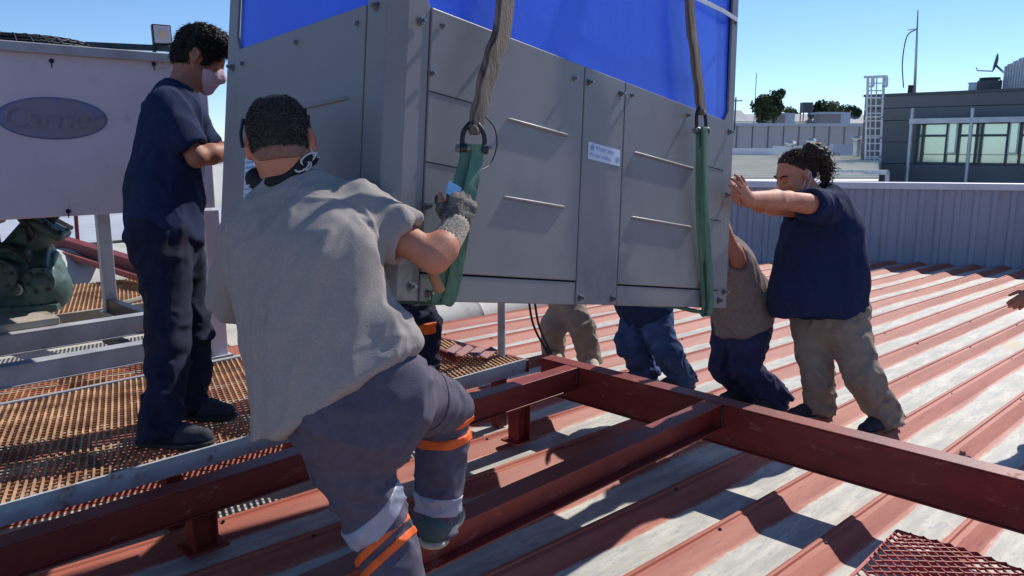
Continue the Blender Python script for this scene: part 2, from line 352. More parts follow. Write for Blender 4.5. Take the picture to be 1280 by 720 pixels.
# ------------------------------------------------------------------ grating walkway
WZ = .275
def grating(name, parent, corners, z, az, pitch1, pitch2, th, hh, mat_, clipfn, wob=0.):
    """strands along azimuth az and bridges across, clipped to the rectangle a0..a1, b0..b1 in frame axes"""
    a0, a1, b0, b1 = corners; mb = MB(); d1 = V3(math.sin(az), math.cos(az), 0); d2 = V3(math.cos(az), -math.sin(az), 0)
    cen = G((a0 + a1) / 2, (b0 + b1) / 2, 0); rad = math.hypot(a1 - a0, b1 - b0) / 2
    def clip(o, d):
        lo, hi = -9., 9.
        for ax, m0, m1 in ((E1, a0, a1), (E2, b0, b1)):
            x = np.dot(o, ax); v = np.dot(d, ax)
            if abs(v) < 1e-6: continue
            t0, t1 = (m0 - x) / v, (m1 - x) / v; lo = max(lo, min(t0, t1)); hi = min(hi, max(t0, t1))
        return lo, hi
    for d, dd, pit, w, h, dz in ((d1, d2, pitch1, th, hh, 0.), (d2, d1, pitch2, th * .55, hh * .7, -.0035)):
        k = -rad
        while k < rad:
            o = cen + dd * k; lo, hi = clip(o, d)
            if hi - lo > .01:
                p, q = o + d * lo, o + d * hi; mb.bar(V3(p[0], p[1], z + dz), V3(q[0], q[1], z + dz), w, h)
            k += pit
    o = mb.build(name, mat_, parent, kind='stuff'); return o
def build_walkway():
    t = thing('walkway', 'rusty steel grating walkway with a scuffed white edge beam', 'walkway', G(1.2, 3.4, .0))
    grating('grating', t, (-2.0, 3.04, 2.905, 4.06), WZ, R_(-26), .0265, .034, .0075, .010, M['rust'], None)
    MB().box(G(.52, 2.885, WZ - .024), E1, E2, Z, 2.52, .006, .038).build('edge_beam', M['whiteedge'], t, bevel=.0015)
    MB().box(G(.52, 2.905, WZ - .058), E1, E2, Z, 2.52, .022, .003).build('edge_flange', M['whiteedge'], t)
    MB().box(G(.52, 4.08, WZ - .02), E1, E2, Z, 2.52, .012, .03).build('edge_beam', M['rail'], t, bevel=.003)
    MB().box(G(3.055, 3.48, WZ - .03), E1, E2, Z, .012, .6, .035).build('edge_beam', M['beam'], t, bevel=.003)
    for a in (-.6, .9, 2.2): MB().box(G(a, 3.48, WZ - .035), E1, E2, Z, .02, .585, .02).build('cross_bar', M['beam'], t)
    for a in (-.6, 1.12, 2.9):
        for b in (2.95, 4.0):
            z0 = roofz(G(a, b, 0)); MB().box(G(a, b, (z0 + WZ - .06) / 2 + .01), E1, E2, Z, .03, .03, (WZ - .06 - z0) / 2).build('post', M['beam'], t)
    p = G(3.03, 3.06, WZ - .03); mb = MB(); mb.cyl(p, p + Z * 1.15, .022, 12); mb.build('rail_post', M['whiteedge'], t, smooth=True, autos=40)
build_walkway()
def build_scraps():
    t = thing('sheet_scrap', 'folded dark red ribbed sheet offcut lying on the walkway', 'metal scrap', G(2.45, 3.55, WZ + .006))
    mb = MB(); c = P(585, 432, 4.35); c[2] = WZ + .02; d = nrm(P(640, 445, 4.3) - P(560, 425, 4.4)); d[2] = 0; d = nrm(d); s = V3(-d[1], d[0], 0)
    V = []; F = []
    for i in range(9):
        for j in (-1, 1): V.append(c + d * (i - 4) * .035 + s * j * .09 + Z * (.018 * (i % 2) + .02))
    for i in range(8): F.append((2 * i, 2 * i + 1, 2 * i + 3, 2 * i + 2))
    ob = mb.add(V, F).build('sheet', M['redscrap'], t); m = ob.modifiers.new('th', 'SOLIDIFY'); m.thickness = .003
    t = mk('pipe_offcut', *(lambda m_: (m_.V, m_.F))(MB().cyl(P(545, 438, 4.2), P(572, 449, 4.15), .022, 12)), M['redscrap'], smooth=True, autos=40)
    tag(t, 'short red pipe offcut on the grating beside the ribbed scrap', 'pipe')
build_scraps()
def build_cables():
    for i, (x0, x1) in enumerate(((657, 690), (664, 694))):
        pts = spl([P(x0, 330, 4.75), P(x0 + 8, 400, 4.75), P(x1 - 6, 440, 4.75), P(x1, 455, 4.7)], 8)
        o = MB().tube(pts, .008, 6).build('cable', M['black'], None, smooth=True); tag(o, 'black cable hanging below the raised unit, %s of the pair beside the thin post' % ('nearer' if i == 0 else 'farther'), 'cable', 'black cables by the thin post')
build_cables()
def build_mesh_panel():
    t = thing('expanded_metal_panel', 'dark red expanded metal sheet lying in the lower right corner', 'metal mesh', G(2.9, .6, -.05))
    A = P(1122, 663, 2.93); u = -E2; v = -E1; dz = -.0012
    mb = MB(); cw, ch = .044, .019; nx, ny = 36, 46; th = .0045
    for j in range(ny):
        for i in range(nx):
            o = A + u * (i * cw + (cw / 2 if j % 2 else 0)) + v * j * ch + Z * (.010 * math.sin(i * .35 + j * .21) + dz * j * .25)
            for s in (0, 1):
                a = o if s == 0 else o + u * cw / 2 + v * ch; b = o + u * cw / 2 + v * ch if s == 0 else o + u * cw
                mb.bar(a, b, .0035, .0105, nrm(Z + v * .3))
    mb.bar(A, A + u * nx * cw, .012, .004); mb.bar(A, A + v * ny * ch - Z * .012, .012, .004)
    mb.build('mesh', M['meshred'], t, kind='stuff')
build_mesh_panel()

# ------------------------------------------------------------------ the chiller (grey box unit hung from slings)
CA = V3(.6782, .7171, -.1607); CB = V3(-.7337, .6731, -.0928); CU = V3(.0416, .1809, .9826)
CA = nrm(CA); CB = nrm(CB - CA * np.dot(CA, CB)); CU = np.cross(CA, CB); CU = CU if CU[2] > 0 else -CU
CP0 = V3(-0.3199, 2.1313, 1.0247); CK = .82; CN = -CB  # whole unit scaled about the camera: corner pulled along its sight line, sizes shrunk
def C(s, b, t): return CP0 + (CA * s + CB * b + CU * t) * CK       # s along the long side, b depth, t up
def onface(px, py, off):                                     # ray meets the plane `off` in front of the long face
    r = P(px, py, 1.) - CAMP; o = CP0 + CN * off; k = np.dot(o - CAMP, CN) / np.dot(r, CN); return CAMP + r * k
LS, LB, LT, TB = 2.32, 1.17, 2.25, 1.02
def build_chiller():
    t = thing('chiller_unit', 'large grey and blue air cooled unit hanging tilted from slings', 'chiller', C(1.15, .58, 0))
    pt = .012; g = M['grey']
    def fbox(name, s0, s1, t0, t1, b0=0., b1=pt, m=g, par=t, bev=.003): return MB().box(C((s0 + s1) / 2, (b0 + b1) / 2, (t0 + t1) / 2), CA, CB, CU, abs(s1 - s0) / 2 * CK, abs(b1 - b0) / 2 * CK, abs(t1 - t0) / 2 * CK).build(name, m, par, bevel=bev)
    fbox('core', .05, LS - .05, .02, LT - .02, .05, LB - .05, M['gap'], bev=0)
    gp = .0022
    # long face: corner posts, panels
    def chpost(s0, s1, cut):      # post whose upper inner corner is chamfered at the blue window: drawn as polygon
        inner, outer = (s1, s0) if cut > 0 else (s0, s1)
        return [C(outer, 0, 0), C(inner, 0, 0), C(inner, 0, TB), C(outer + (inner - outer) * .62, 0, TB + .06), C(outer + (inner - outer) * .62, 0, LT), C(outer, 0, LT)]
    MB().poly(chpost(0, .098, 1), CB * pt).build('corner_post', g, t, bevel=.003)
    MB().poly(chpost(LS - .105, LS, -1), CB * pt).build('corner_post', g, t, bevel=.003)
    # panels of the long face
    def panel(s0, s1, t0, t1): return fbox('panel', s0 + gp, s1 - gp, t0 + gp, t1 - gp, -.004, pt - .002)
    fbox('panel', .1 + gp, .968 - gp, 0, .098 - gp, -.002); fbox('panel', 1.272 + gp, LS - .107 - gp, 0, .094 - gp, -.002)
    pL = panel(.1, .968, .1, TB); pM = panel(.97, 1.27, .0, TB); pR = panel(1.272, LS - .107, .096, TB)
    for (s0, s1, tt) in ((.1, .33, .728), (.1, .33, .483), (2.0, LS - .107, .745), (2.0, LS - .107, .47)): fbox('seam', s0 + .003, s1, tt - .0022, tt + .0022, -.0055, .004, M['gap'], pL if s0 < 1 else pR, 0)
    def rib(s0, s1, tt, par): MB().tube([C(s0, -.003, tt), C(s0 + .012, -.007, tt), C(s1 - .012, -.007, tt), C(s1, -.003, tt)], [.003, .0055, .0055, .003], 8).build('stiffening_rib', g, par, smooth=True, autos=50)
    for tt in (.705, .405): rib(.5, .87, tt, pL); rib(1.36, 1.9, tt + .005, pR)
    rib(.3, .87, .408, pL) if False else None
    # blue window of the long face: slightly bulging film
    def film(fn, name):
        V = []; F = []; nx, ny = 24, 16
        for j in range(ny + 1):
            for i in range(nx + 1):
                x, y = i / nx, j / ny; V.append(fn(x, y, .012 * (math.sin(math.pi * x) * math.sin(math.pi * min(1, y * 1.2 + .05))) + .004 * math.sin(9 * x + 3 * y)))
        for j in range(ny):
            for i in range(nx): a = j * (nx + 1) + i; F.append((a, a + 1, a + nx + 2, a + nx + 1))
        return mk(name, V, F, M['blue'], t, smooth=True)
    film(lambda x, y, h: C(.062 + x * (LS - .13), .016 - h, TB - .02 + y * (LT - TB - .08)), 'blue_cover')
    fbox('top_rail', .06, LS - .065, LT - .1, LT, -.001, pt + .01)
    # bevelled near corner and the short left face
    bw = .05; e1_ = C(0, 0, 0)
    MB().poly([C(0, 0, 0), C(-bw, bw, 0), C(-bw + .012, bw + .008, 0), C(.012, .010, 0)], CU * LT * CK).build('corner_bevel', g, t, bevel=.002)
    sx = -bw
    def lbox(name, b0, b1, t0, t1, s0=0., s1=pt, m=g, par=t, bev=.003): return MB().box(C(sx + (s0 + s1) / 2, bw + (b0 + b1) / 2, (t0 + t1) / 2), CA, CB, CU, abs(s1 - s0) / 2 * CK, abs(b1 - b0) / 2 * CK, abs(t1 - t0) / 2 * CK).build(name, m, par, bevel=bev)
    LW = 1.1
    def lpost(b0, b1, inner_hi):
        inner, outer = (b1, b0) if inner_hi else (b0, b1); q = lambda b, tt: C(sx, bw + b, tt)
        return [q(outer, 0), q(inner, 0), q(inner, TB), q(outer + (inner - outer) * .75, TB + .06), q(outer + (inner - outer) * .75, LT), q(outer, LT)]
    MB().poly(lpost(0, .11, True), CA * pt).build('corner_post', g, t, bevel=.003)
    MB().poly(lpost(LW - .1, LW, False), CA * pt).build('corner_post', g, t, bevel=.003)
    pS = lbox('panel', .112 + gp, LW - .102 - gp, .1, TB - gp, -.004, pt - .002); lbox('panel', .112 + gp, LW - .102 - gp, 0, .098, -.002)
    for tt in (.705, .405): MB().tube([C(sx - .003, bw + .19, tt), C(sx - .007, bw + .205, tt), C(sx - .007, bw + .6, tt), C(sx - .003, bw + .615, tt)], [.003, .0055, .0055, .003], 8).build('stiffening_rib', g, pS, smooth=True, autos=50)
    film(lambda x, y, h: C(sx + .016 - h, bw + .09 + x * (LW - .18), TB - .02 + y * (LT - TB - .08)), 'blue_cover')
    lbox('top_rail', .08, LW - .08, LT - .1, LT, -.001, pt + .01)
    # far faces, floor and lid
    MB().box(C(LS - .006, LB / 2, LT / 2), CA, CB, CU, .006, (LB / 2 - .015) * CK, LT / 2 * CK).build('end_panel', g, t)
    MB().box(C(LS / 2, LB - .006, LT / 2), CA, CB, CU, (LS / 2 - .015) * CK, .006, LT / 2 * CK).build('back_panel', g, t)
    MB().box(C(LS / 2, LB / 2, .012), CA, CB, CU, (LS / 2 - .02) * CK, (LB / 2 - .02) * CK, .008).build('floor_panel', M['grey'], t)
    MB().box(C(LS / 2, LB / 2, LT + .01), CA, CB, CU, LS / 2 * CK, LB / 2 * CK, .012).build('lid', g, t)
    # bolts
    def bolt(p, n, r=.011, l=.022):
        u = nrm(np.cross(n, CU)); mb = MB(); mb.cyl(p, p + n * .003, r * 1.35, 12); mb.cyl(p + n * .003, p + n * .012, r, 6); mb.cyl(p + n * .012, p + n * l, r * .5, 8); return mb.build('bolt', M['steel'], t)
    for s, tt in ((.053, .955), (.06, .05), (.14, .03), (1.0, .955), (1.235, .955), (1.0, .03), (1.235, .03), (LS - .05, .965), (LS - .05, .62), (LS - .09, .04), (LS - .035, .09), (.112, .33)): bolt(C(s, -.004, tt), CN)
    for s, tt in ((.15, .965), (.42, .965), (.9, .95), (1.32, .965), (1.82, .97), (.112, .79)): bolt(C(s, -.006, tt), CN, .007, .016)
    for b, tt in ((.06, 1.0), (LW - .05, .95), (.06, .05), (LW - .05, .05)): bolt(C(sx - .001, bw + b, tt), -CA)
    for b, tt in ((.16, .96), (.55, .965), (LW - .14, .95)): bolt(C(sx - .004, bw + b, tt), -CA, .007, .012)
    # label with its two lines
    lab = fbox('label', 1.012, 1.247, .630, .703, -.0062, -.0045, M['label'], pM, 0)
    def text(body, s0, tt, size, par):
        cu = bpy.data.curves.new('lettering', 'FONT'); cu.body = body; cu.size = size; cu.extrude = .0002; cu.fill_mode = 'FRONT'
        ob = bpy.data.objects.new('tmp', cu); COL.objects.link(ob); dg = bpy.context.evaluated_depsgraph_get(); me = bpy.data.meshes.new_from_object(ob.evaluated_get(dg)); bpy.data.objects.remove(ob)
        V = np.array([v.co for v in me.vertices]); F = [tuple(p.vertices) for p in me.polygons]
        return mk('lettering', [C(s0 + v[0], -.0068 - v[2], tt + v[1]) for v in V], F, M['ink'], par)
    text('Water inlet', 1.062, .675, .030, lab); text('Water outlet', 1.02, .642, .030, lab)
    def tri(s, tt, up): return MB().poly([C(s, -.0068, tt), C(s + .022, -.0068, tt), C(s + .022, -.0068, tt + .012), C(s + .03, -.0068, tt + .012), C(s + .011, -.0068, tt + .03), C(s - .008, -.0068, tt + .012), C(s, -.0068, tt + .012)][::(1 if up else 1)] if up else [C(s, -.0068, tt + .03), C(s + .022, -.0068, tt + .03), C(s + .022, -.0068, tt + .018), C(s + .03, -.0068, tt + .018), C(s + .011, -.0068, tt), C(s - .008, -.0068, tt + .018), C(s, -.0068, tt + .018)], CB * .0004).build('arrow', M['ink'], lab)
    tri(1.028, .669, True); tri(1.218, .638, False)
    # printed sheet on the left face
    sh = lbox('paper_sheet', .74, .9, .33, .55, -.0062, -.0045, M['label'], pS, 0)
    mb = MB()
    for i in range(9): mb.box(C(sx - .0066, bw + .82, .53 - i * .022), CA, CB, CU, .0003, .06, .0032)
    mb.build('print_lines', M['ink'], sh)
build_chiller()
def build_band():
    pts = [C(1.2, -.016, 2.24), onface(868, -4, .02), onface(905, 14, .022), onface(922, 25, .02)]
    pts = pts[1:]; pts = [pts[0] + (pts[0] - pts[1]) * 2.] + pts + [C(LS + .012, .02, 1.58), C(LS + .014, .5, 1.5)]
    o = ribbon(pts, CU, .02, .0015).build('strapping_band', M['whiteband']); tag(o, 'white plastic packing band across the upper right of the blue cover', 'strap')
build_band()

# ------------------------------------------------------------------ slings and shackles
def sling_set(i):
    if i == 0:
        top = [(592, 163, .085), (600, 128, .09), (613, 75, .09), (631, 0, .085)]; w = [.038, .043, .049, .060]; pin = (592, 186, .085); hand = (577, 266, .10); bot = (556, 366, .03)
        lw = 'worn beige webbing sling rising from the shackle nearest the man in grey'; ls = 'steel bow shackle joining slings near the gloved hand'; lg = 'green webbing sling gripped by the gloved hand at the near corner'
    else:
        top = [(876, 140, .06), (873, 110, .06), (867, 60, .06), (861, 0, .055)]; w = [.049, .049, .047, .047]; pin = (877, 163, .06); hand = (879, 270, .05); bot = (883, 382, .02)
        lw = 'worn beige webbing sling hanging in front of the right end of the blue cover'; ls = 'steel bow shackle with bolt at the far right sling'; lg = 'green webbing sling hanging straight near the right edge of the unit'
    grp = 'lifting slings around the unit'
    pts = [onface(*q) for q in top]; d = nrm(pts[-1] - pts[-2]); k = 0
    s_, t_ = np.dot(pts[-1] - CP0, CA) / CK, np.dot(pts[-1] - CP0, CU) / CK
    topc = C(s_ + (.12 if i == 0 else -.06), -.05, LT + .05); hook = C(1.15, .55, LT + 2.3)
    full = pts + [topc, topc + (hook - topc) * .5, hook + CA * (-.06 if i == 0 else .06)]; ww = w + [.065, .065, .065]
    cp = spl(full, 8); n = len(cp); wi = list(np.interp(np.linspace(0, len(full) - 1, n), range(len(full)), ww))
    t = thing('webbing_sling', lw, 'sling', cp[0], grp)
    for k, (of, jig) in enumerate(((0, 0), (.010, .007))):
        c2 = [p + CN * (of - .004) + CA * (jig + .003 * math.sin(q * .9 + k)) for q, p in enumerate(cp)]
        ribbon(c2, CA, [x * (1 - .12 * k) for x in wi], .007).build('webbing', M['web_brown'], t, smooth=True, autos=50)
    eye = MB(); e = onface(*top[0]); eye.tube([e - CA * w[0] * .36 + CN * .002, e - CA * .01 + CN * .004, e + CA * w[0] * .36 + CN * .002], [.012, .016, .012], 10); eye.build('eye_end', M['web_brown'], t, smooth=True)
    # shackle
    pc = onface(*pin); hw = .031 if i == 0 else .036; sh = thing('shackle', ls, 'shackle', pc, 'shackles between the slings')
    up = nrm(e - pc); sd = nrm(CA - up * np.dot(CA, up)); 
    if i == 0: sd = nrm(sd * .8 + CN * .5); sd = nrm(sd - up * np.dot(sd, up))
    Hh = np.linalg.norm(e - pc) + .012
    bow = [pc - sd * hw, pc - sd * hw * 1.05 + up * Hh * .45, pc - sd * hw * .8 + up * Hh * .85, pc + up * (Hh + .012), pc + sd * hw * .8 + up * Hh * .85, pc + sd * hw * 1.05 + up * Hh * .45, pc + sd * hw]
    MB().tube(spl(bow, 6), .0072, 10).build('bow', M['darksteel'], sh, smooth=True, autos=60)
    MB().cyl(pc - sd * (hw + .018), pc + sd * (hw + .022), .007, 12).build('pin', M['steel'], sh, smooth=True, autos=40)
    for s in (-1, 1): MB().cyl(pc + sd * s * (hw - .01), pc + sd * s * (hw + .009), .0145, 16).build('lug', M['darksteel'], sh, smooth=True, autos=40)
    MB().cyl(pc - sd * (hw + .011), pc - sd * (hw + .020), .0125, 6).build('bolt_head', M['steel'], sh)
    MB().cyl(pc + sd * (hw + .011), pc + sd * (hw + .021), .0125, 6).build('nut', M['steel'], sh)
    # green sling: two plies from the pin to the underside
    gs = thing('green_sling', lg, 'sling', onface(*bot), grp)
    h, b = onface(*hand), onface(*bot); nn = nrm(CN)
    under = [b - CU * .030 + CB * .03, C(np.dot(b - CP0, CA) / CK, .15, -.008), C(np.dot(b - CP0, CA) / CK, .35, -.008)]
    tw = CA if i else nrm(CA + CN * .35)
    a0 = spl([pc + nn * .012 - up * (-.012), pc - up * .03 + nn * .012, h + nn * .010 + CA * .006, b + nn * .012 + CA * .012] + under, 10); m_ = len(a0)
    ribbon(a0, tw, list(np.interp(np.linspace(0, 1, m_), [0, .3, .5, 1], [.034, .039, .044, .048])), .009).build('webbing_ply', M['web_green'], gs, smooth=True, autos=50)
    a1 = spl([pc - nn * .010 - up * (-.012) - CA * (.012 if i == 0 else .002), pc - up * .05 - nn * .008 - CA * (.026 if i == 0 else .008), h - nn * .014 - CA * (.022 if i == 0 else .006), b - nn * .004 - CA * (.018 if i == 0 else .004)] + [u - CA * .015 + CU * .006 for u in under], 10)
    ribbon(a1, tw, .04 if i == 0 else .046, .008).build('webbing_ply', M['web_green'], gs, smooth=True, autos=50)
    if i == 0:
        q = b + CU * .055 - CA * .052 + nn * .016
        MB().tube(spl([q - CU * .05 + CA * .02, q - CA * .008, q + CU * .05 + CA * .022], 6), [.008] + [.02] * 11 + [.008] if False else .016, 8).build('rubber_sleeve', M['rubber'], gs, smooth=True)
        tg = onface(567, 238, .11); MB().box(tg, nrm(CA * .9 - CU * .25), CN, nrm(CU + CA * .25), .026, .0012, .018).build('plastic_tag', M['tagblue'], gs, bevel=.001)
        lp = spl([onface(607, 146, .06), onface(618, 160, .045), onface(621, 182, .03), onface(612, 206, .03), onface(594, 215, .06)], 8)
        MB().tube(lp, .0022, 6).build('wire_loop', M['black'], sh, smooth=True)
sling_set(0); sling_set(1)
# ------------------------------------------------------------------ soft-body modelling: smooth unions of tapered limbs meshed with surface nets
_TAB = np.random.RandomState(5).rand(64, 64, 64).astype(np.float32)
def vnoise(p):
    p = np.asarray(p, np.float64); i = np.floor(p).astype(int); f = p - i; f = f * f * (3 - 2 * f); i &= 63; j = (i + 1) & 63
    x, y, z = f[..., 0], f[..., 1], f[..., 2]; T = _TAB
    def lx(b, c): return T[i[..., 0], b, c] * (1 - x) + T[j[..., 0], b, c] * x
    a = lx(i[..., 1], i[..., 2]) * (1 - y) + lx(j[..., 1], i[..., 2]) * y; b = lx(i[..., 1], j[..., 2]) * (1 - y) + lx(j[..., 1], j[..., 2]) * y
    return a * (1 - z) + b * z
def rc(a, b, ra, rb, k=.03, flat=None, cut=None): return dict(t='rc', a=np.asarray(a, float), b=np.asarray(b, float), ra=ra, rb=rb, k=k, flat=flat, cut=cut)
def el(c, axes, r, k=.03, cut=None): return dict(t='el', c=np.asarray(c, float), ax=axes, r=np.asarray(r, float), k=k, cut=cut)
def _bounds(p):
    if p['t'] == 'rc':
        m = max(p['ra'], p['rb']); return np.minimum(p['a'], p['b']) - m, np.maximum(p['a'], p['b']) + m
    m = max(p['r']); return p['c'] - m, p['c'] + m
def _dist(p, X, Y, Zz):
    if p['t'] == 'rc':
        a, b = p['a'], p['b']; qx, qy, qz = X - a[0], Y - a[1], Zz - a[2]; ab = b - a; sc = 1.
        if p['flat'] is not None:
            f, s = p['flat']; sc = min(1., s); kk = 1 / s - 1; dt = (qx * f[0] + qy * f[1] + qz * f[2]) * kk
            qx, qy, qz = qx + f[0] * dt, qy + f[1] * dt, qz + f[2] * dt; ab = ab + f * (np.dot(ab, f) * kk)
        L2 = max(1e-9, float(ab @ ab)); t = np.clip((qx * ab[0] + qy * ab[1] + qz * ab[2]) / L2, 0, 1)
        d = (np.sqrt((qx - ab[0] * t) ** 2 + (qy - ab[1] * t) ** 2 + (qz - ab[2] * t) ** 2) - (p['ra'] + (p['rb'] - p['ra']) * t)) * sc
    else:
        c, A, r = p['c'], p['ax'], p['r']; qx, qy, qz = X - c[0], Y - c[1], Zz - c[2]
        u = [(qx * A[i][0] + qy * A[i][1] + qz * A[i][2]) for i in range(3)]
        k0 = np.sqrt(sum((u[i] / r[i]) ** 2 for i in range(3))); k1 = np.sqrt(sum((u[i] / r[i] ** 2) ** 2 for i in range(3)))
        d = k0 * (k0 - 1) / np.maximum(k1, 1e-6)
    if p['cut'] is not None:
        for (o, n) in (p['cut'] if isinstance(p['cut'], list) else [p['cut']]): d = np.maximum(d, (X - o[0]) * n[0] + (Y - o[1]) * n[1] + (Zz - o[2]) * n[2])
    return d
def field(prims, res, subs=(), cuts=(), pad=.05, box=None):
    lo = np.min([_bounds(p)[0] for p in prims], 0) - pad; hi = np.max([_bounds(p)[1] for p in prims], 0) + pad
    if box is not None: lo, hi = np.maximum(lo, box[0]), np.minimum(hi, box[1])
    n = np.ceil((hi - lo) / res).astype(int) + 1
    ax = [lo[i] + np.arange(n[i]) * res for i in range(3)]; Fd = np.full(tuple(n), .25, np.float32)
    def app(p, op, k):
        b0, b1 = _bounds(p); m = k + .03; s = []
        for i in range(3):
            a = max(0, int((b0[i] - m - lo[i]) / res)); b = min(n[i], int((b1[i] + m - lo[i]) / res) + 2)
            if b <= a: return
            s.append(slice(a, b))
        s = tuple(s); d = _dist(p, ax[0][s[0]][:, None, None], ax[1][s[1]][None, :, None], ax[2][s[2]][None, None, :]); f = Fd[s]
        if op == 'u':
            if k > 0: h = np.maximum(k - np.abs(f - d), 0) / k; Fd[s] = np.minimum(f, d) - h * h * k * .25
            else: Fd[s] = np.minimum(f, d)
        else:
            if k > 0: h = np.maximum(k - np.abs(f + d), 0) / k; Fd[s] = np.maximum(f, -d) + h * h * k * .25
            else: Fd[s] = np.maximum(f, -d)
    for p in prims: app(p, 'u', p['k'])
    for p in subs: app(p, 's', p['k'])
    for (o, nn) in cuts: Fd = np.maximum(Fd, (ax[0][:, None, None] - o[0]) * nn[0] + (ax[1][None, :, None] - o[1]) * nn[1] + (ax[2][None, None, :] - o[2]) * nn[2]).astype(np.float32)
    for i in range(3):
        s = [slice(None)] * 3; s[i] = 0; Fd[tuple(s)] = np.maximum(Fd[tuple(s)], res * .5); s[i] = -1; Fd[tuple(s)] = np.maximum(Fd[tuple(s)], res * .5)
    return Fd, lo
def nets(Fd, lo, res):
    nx, ny, nz = Fd.shape; neg = Fd < 0; c8 = [(i, j, k) for i in (0, 1) for j in (0, 1) for k in (0, 1)]
    cnt = sum(neg[i:nx - 1 + i, j:ny - 1 + j, k:nz - 1 + k].astype(np.int8) for i, j, k in c8); act = (cnt > 0) & (cnt < 8); idx = np.argwhere(act)
    cid = np.full(act.shape, -1, np.int32); cid[act] = np.arange(len(idx))
    val = np.stack([Fd[idx[:, 0] + i, idx[:, 1] + j, idx[:, 2] + k] for i, j, k in c8], 1); acc = np.zeros((len(idx), 3)); ct = np.zeros(len(idx))
    for a in range(8):
        for b in range(a + 1, 8):
            if sum(abs(c8[a][q] - c8[b][q]) for q in range(3)) != 1: continue
            m = (val[:, a] < 0) != (val[:, b] < 0); t = val[m, a] / (val[m, a] - val[m, b])
            acc[m] += np.array(c8[a]) + t[:, None] * (np.array(c8[b]) - np.array(c8[a])); ct[m] += 1
    V = (idx + acc / ct[:, None]) * res + lo; Q = []
    for axis in range(3):
        s0 = [slice(1, -1)] * 3; s1 = [slice(1, -1)] * 3; s0[axis] = slice(0, -1); s1[axis] = slice(1, None)
        A, B = neg[tuple(s0)], neg[tuple(s1)]; off = [1, 1, 1]; off[axis] = 0
        for flip, m in ((0, A & ~B), (1, ~A & B)):
            e = np.argwhere(m) + off; u, v = (axis + 1) % 3, (axis + 2) % 3; du = np.zeros(3, int); dv = np.zeros(3, int); du[u] = 1; dv[v] = 1
            g4 = [e - du - dv, e - dv, e, e - du]; q = np.stack([cid[tuple(x.T)] for x in g4], 1); Q.append(q[:, ::-1] if flip else q)
    Q = np.concatenate(Q); Q = Q[(Q >= 0).all(1)]; return V, Q
def vnormals(V, Q):
    n = np.cross(V[Q[:, 2]] - V[Q[:, 0]], V[Q[:, 3]] - V[Q[:, 1]]); N = np.zeros_like(V)
    for k in range(4): np.add.at(N, Q[:, k], n)
    return N / np.maximum(1e-12, np.linalg.norm(N, axis=1))[:, None]
def relax(V, Q, it=1, f=.5):
    for _ in range(it):
        S = np.zeros_like(V); c = np.zeros(len(V))
        for k in range(4): np.add.at(S, Q[:, k], V[Q[:, (k + 1) % 4]] + V[Q[:, (k + 3) % 4]]); np.add.at(c, Q[:, k], 2)
        V = V + f * (S / np.maximum(c, 1)[:, None] - V)
    return V
def fold(V, amp, along, fa, fl, seed=0, ridge=True, cen=None, rad=None, warp=.35):
    """cloth folds: long creases that run in the direction `along`"""
    d = nrm(along); x = nrm(np.cross(d, V3(.3, .5, .81))); y = np.cross(d, x)
    q = np.stack([V @ x * fa, V @ y * fa, V @ d * fl], 1) + seed * 7.3
    q = q + warp * (vnoise(q * .6 + 3.1) - .5)[:, None] * 3
    n = vnoise(q); n = (1 - np.abs(2 * n - 1)) ** 1.6 - .45 if ridge else n - .5
    r = amp * n
    if cen is not None: r = r * np.exp(-((np.linalg.norm(V - cen, axis=1) / rad) ** 2))
    return r
def soft(name, prims, res, mat_, parent, subs=(), cuts=(), folds=None, it=1, label=None, box=None, post=None, ff=None):
    Fd, lo = field(prims, res, subs, () if ff else cuts, box=box)
    if ff:      # creases worked into the volume first, so that the cut edges stay straight
        ix = np.argwhere(np.abs(Fd) < .06); Pg = ix * res + lo; k = np.ones(len(ix), bool)
        for (o, nn) in cuts: k &= (Pg - o) @ nn < .02
        ix, Pg = ix[k], Pg[k]; Fd[ix[:, 0], ix[:, 1], ix[:, 2]] -= ff(Pg).astype(np.float32); ax = [lo[i] + np.arange(Fd.shape[i]) * res for i in range(3)]
        for (o, nn) in cuts: Fd = np.maximum(Fd, (ax[0][:, None, None] - o[0]) * nn[0] + (ax[1][None, :, None] - o[1]) * nn[1] + (ax[2][None, None, :] - o[2]) * nn[2]).astype(np.float32)
    V, Q = nets(Fd, lo, res)
    if it: V = relax(V, Q, it)
    if folds is not None: V = V + vnormals(V, Q) * folds(V)[:, None]; V = relax(V, Q, 1, .3)
    if post is not None: V = post(V)
    return mk(name, V, Q, mat_, parent, smooth=True, label=label)
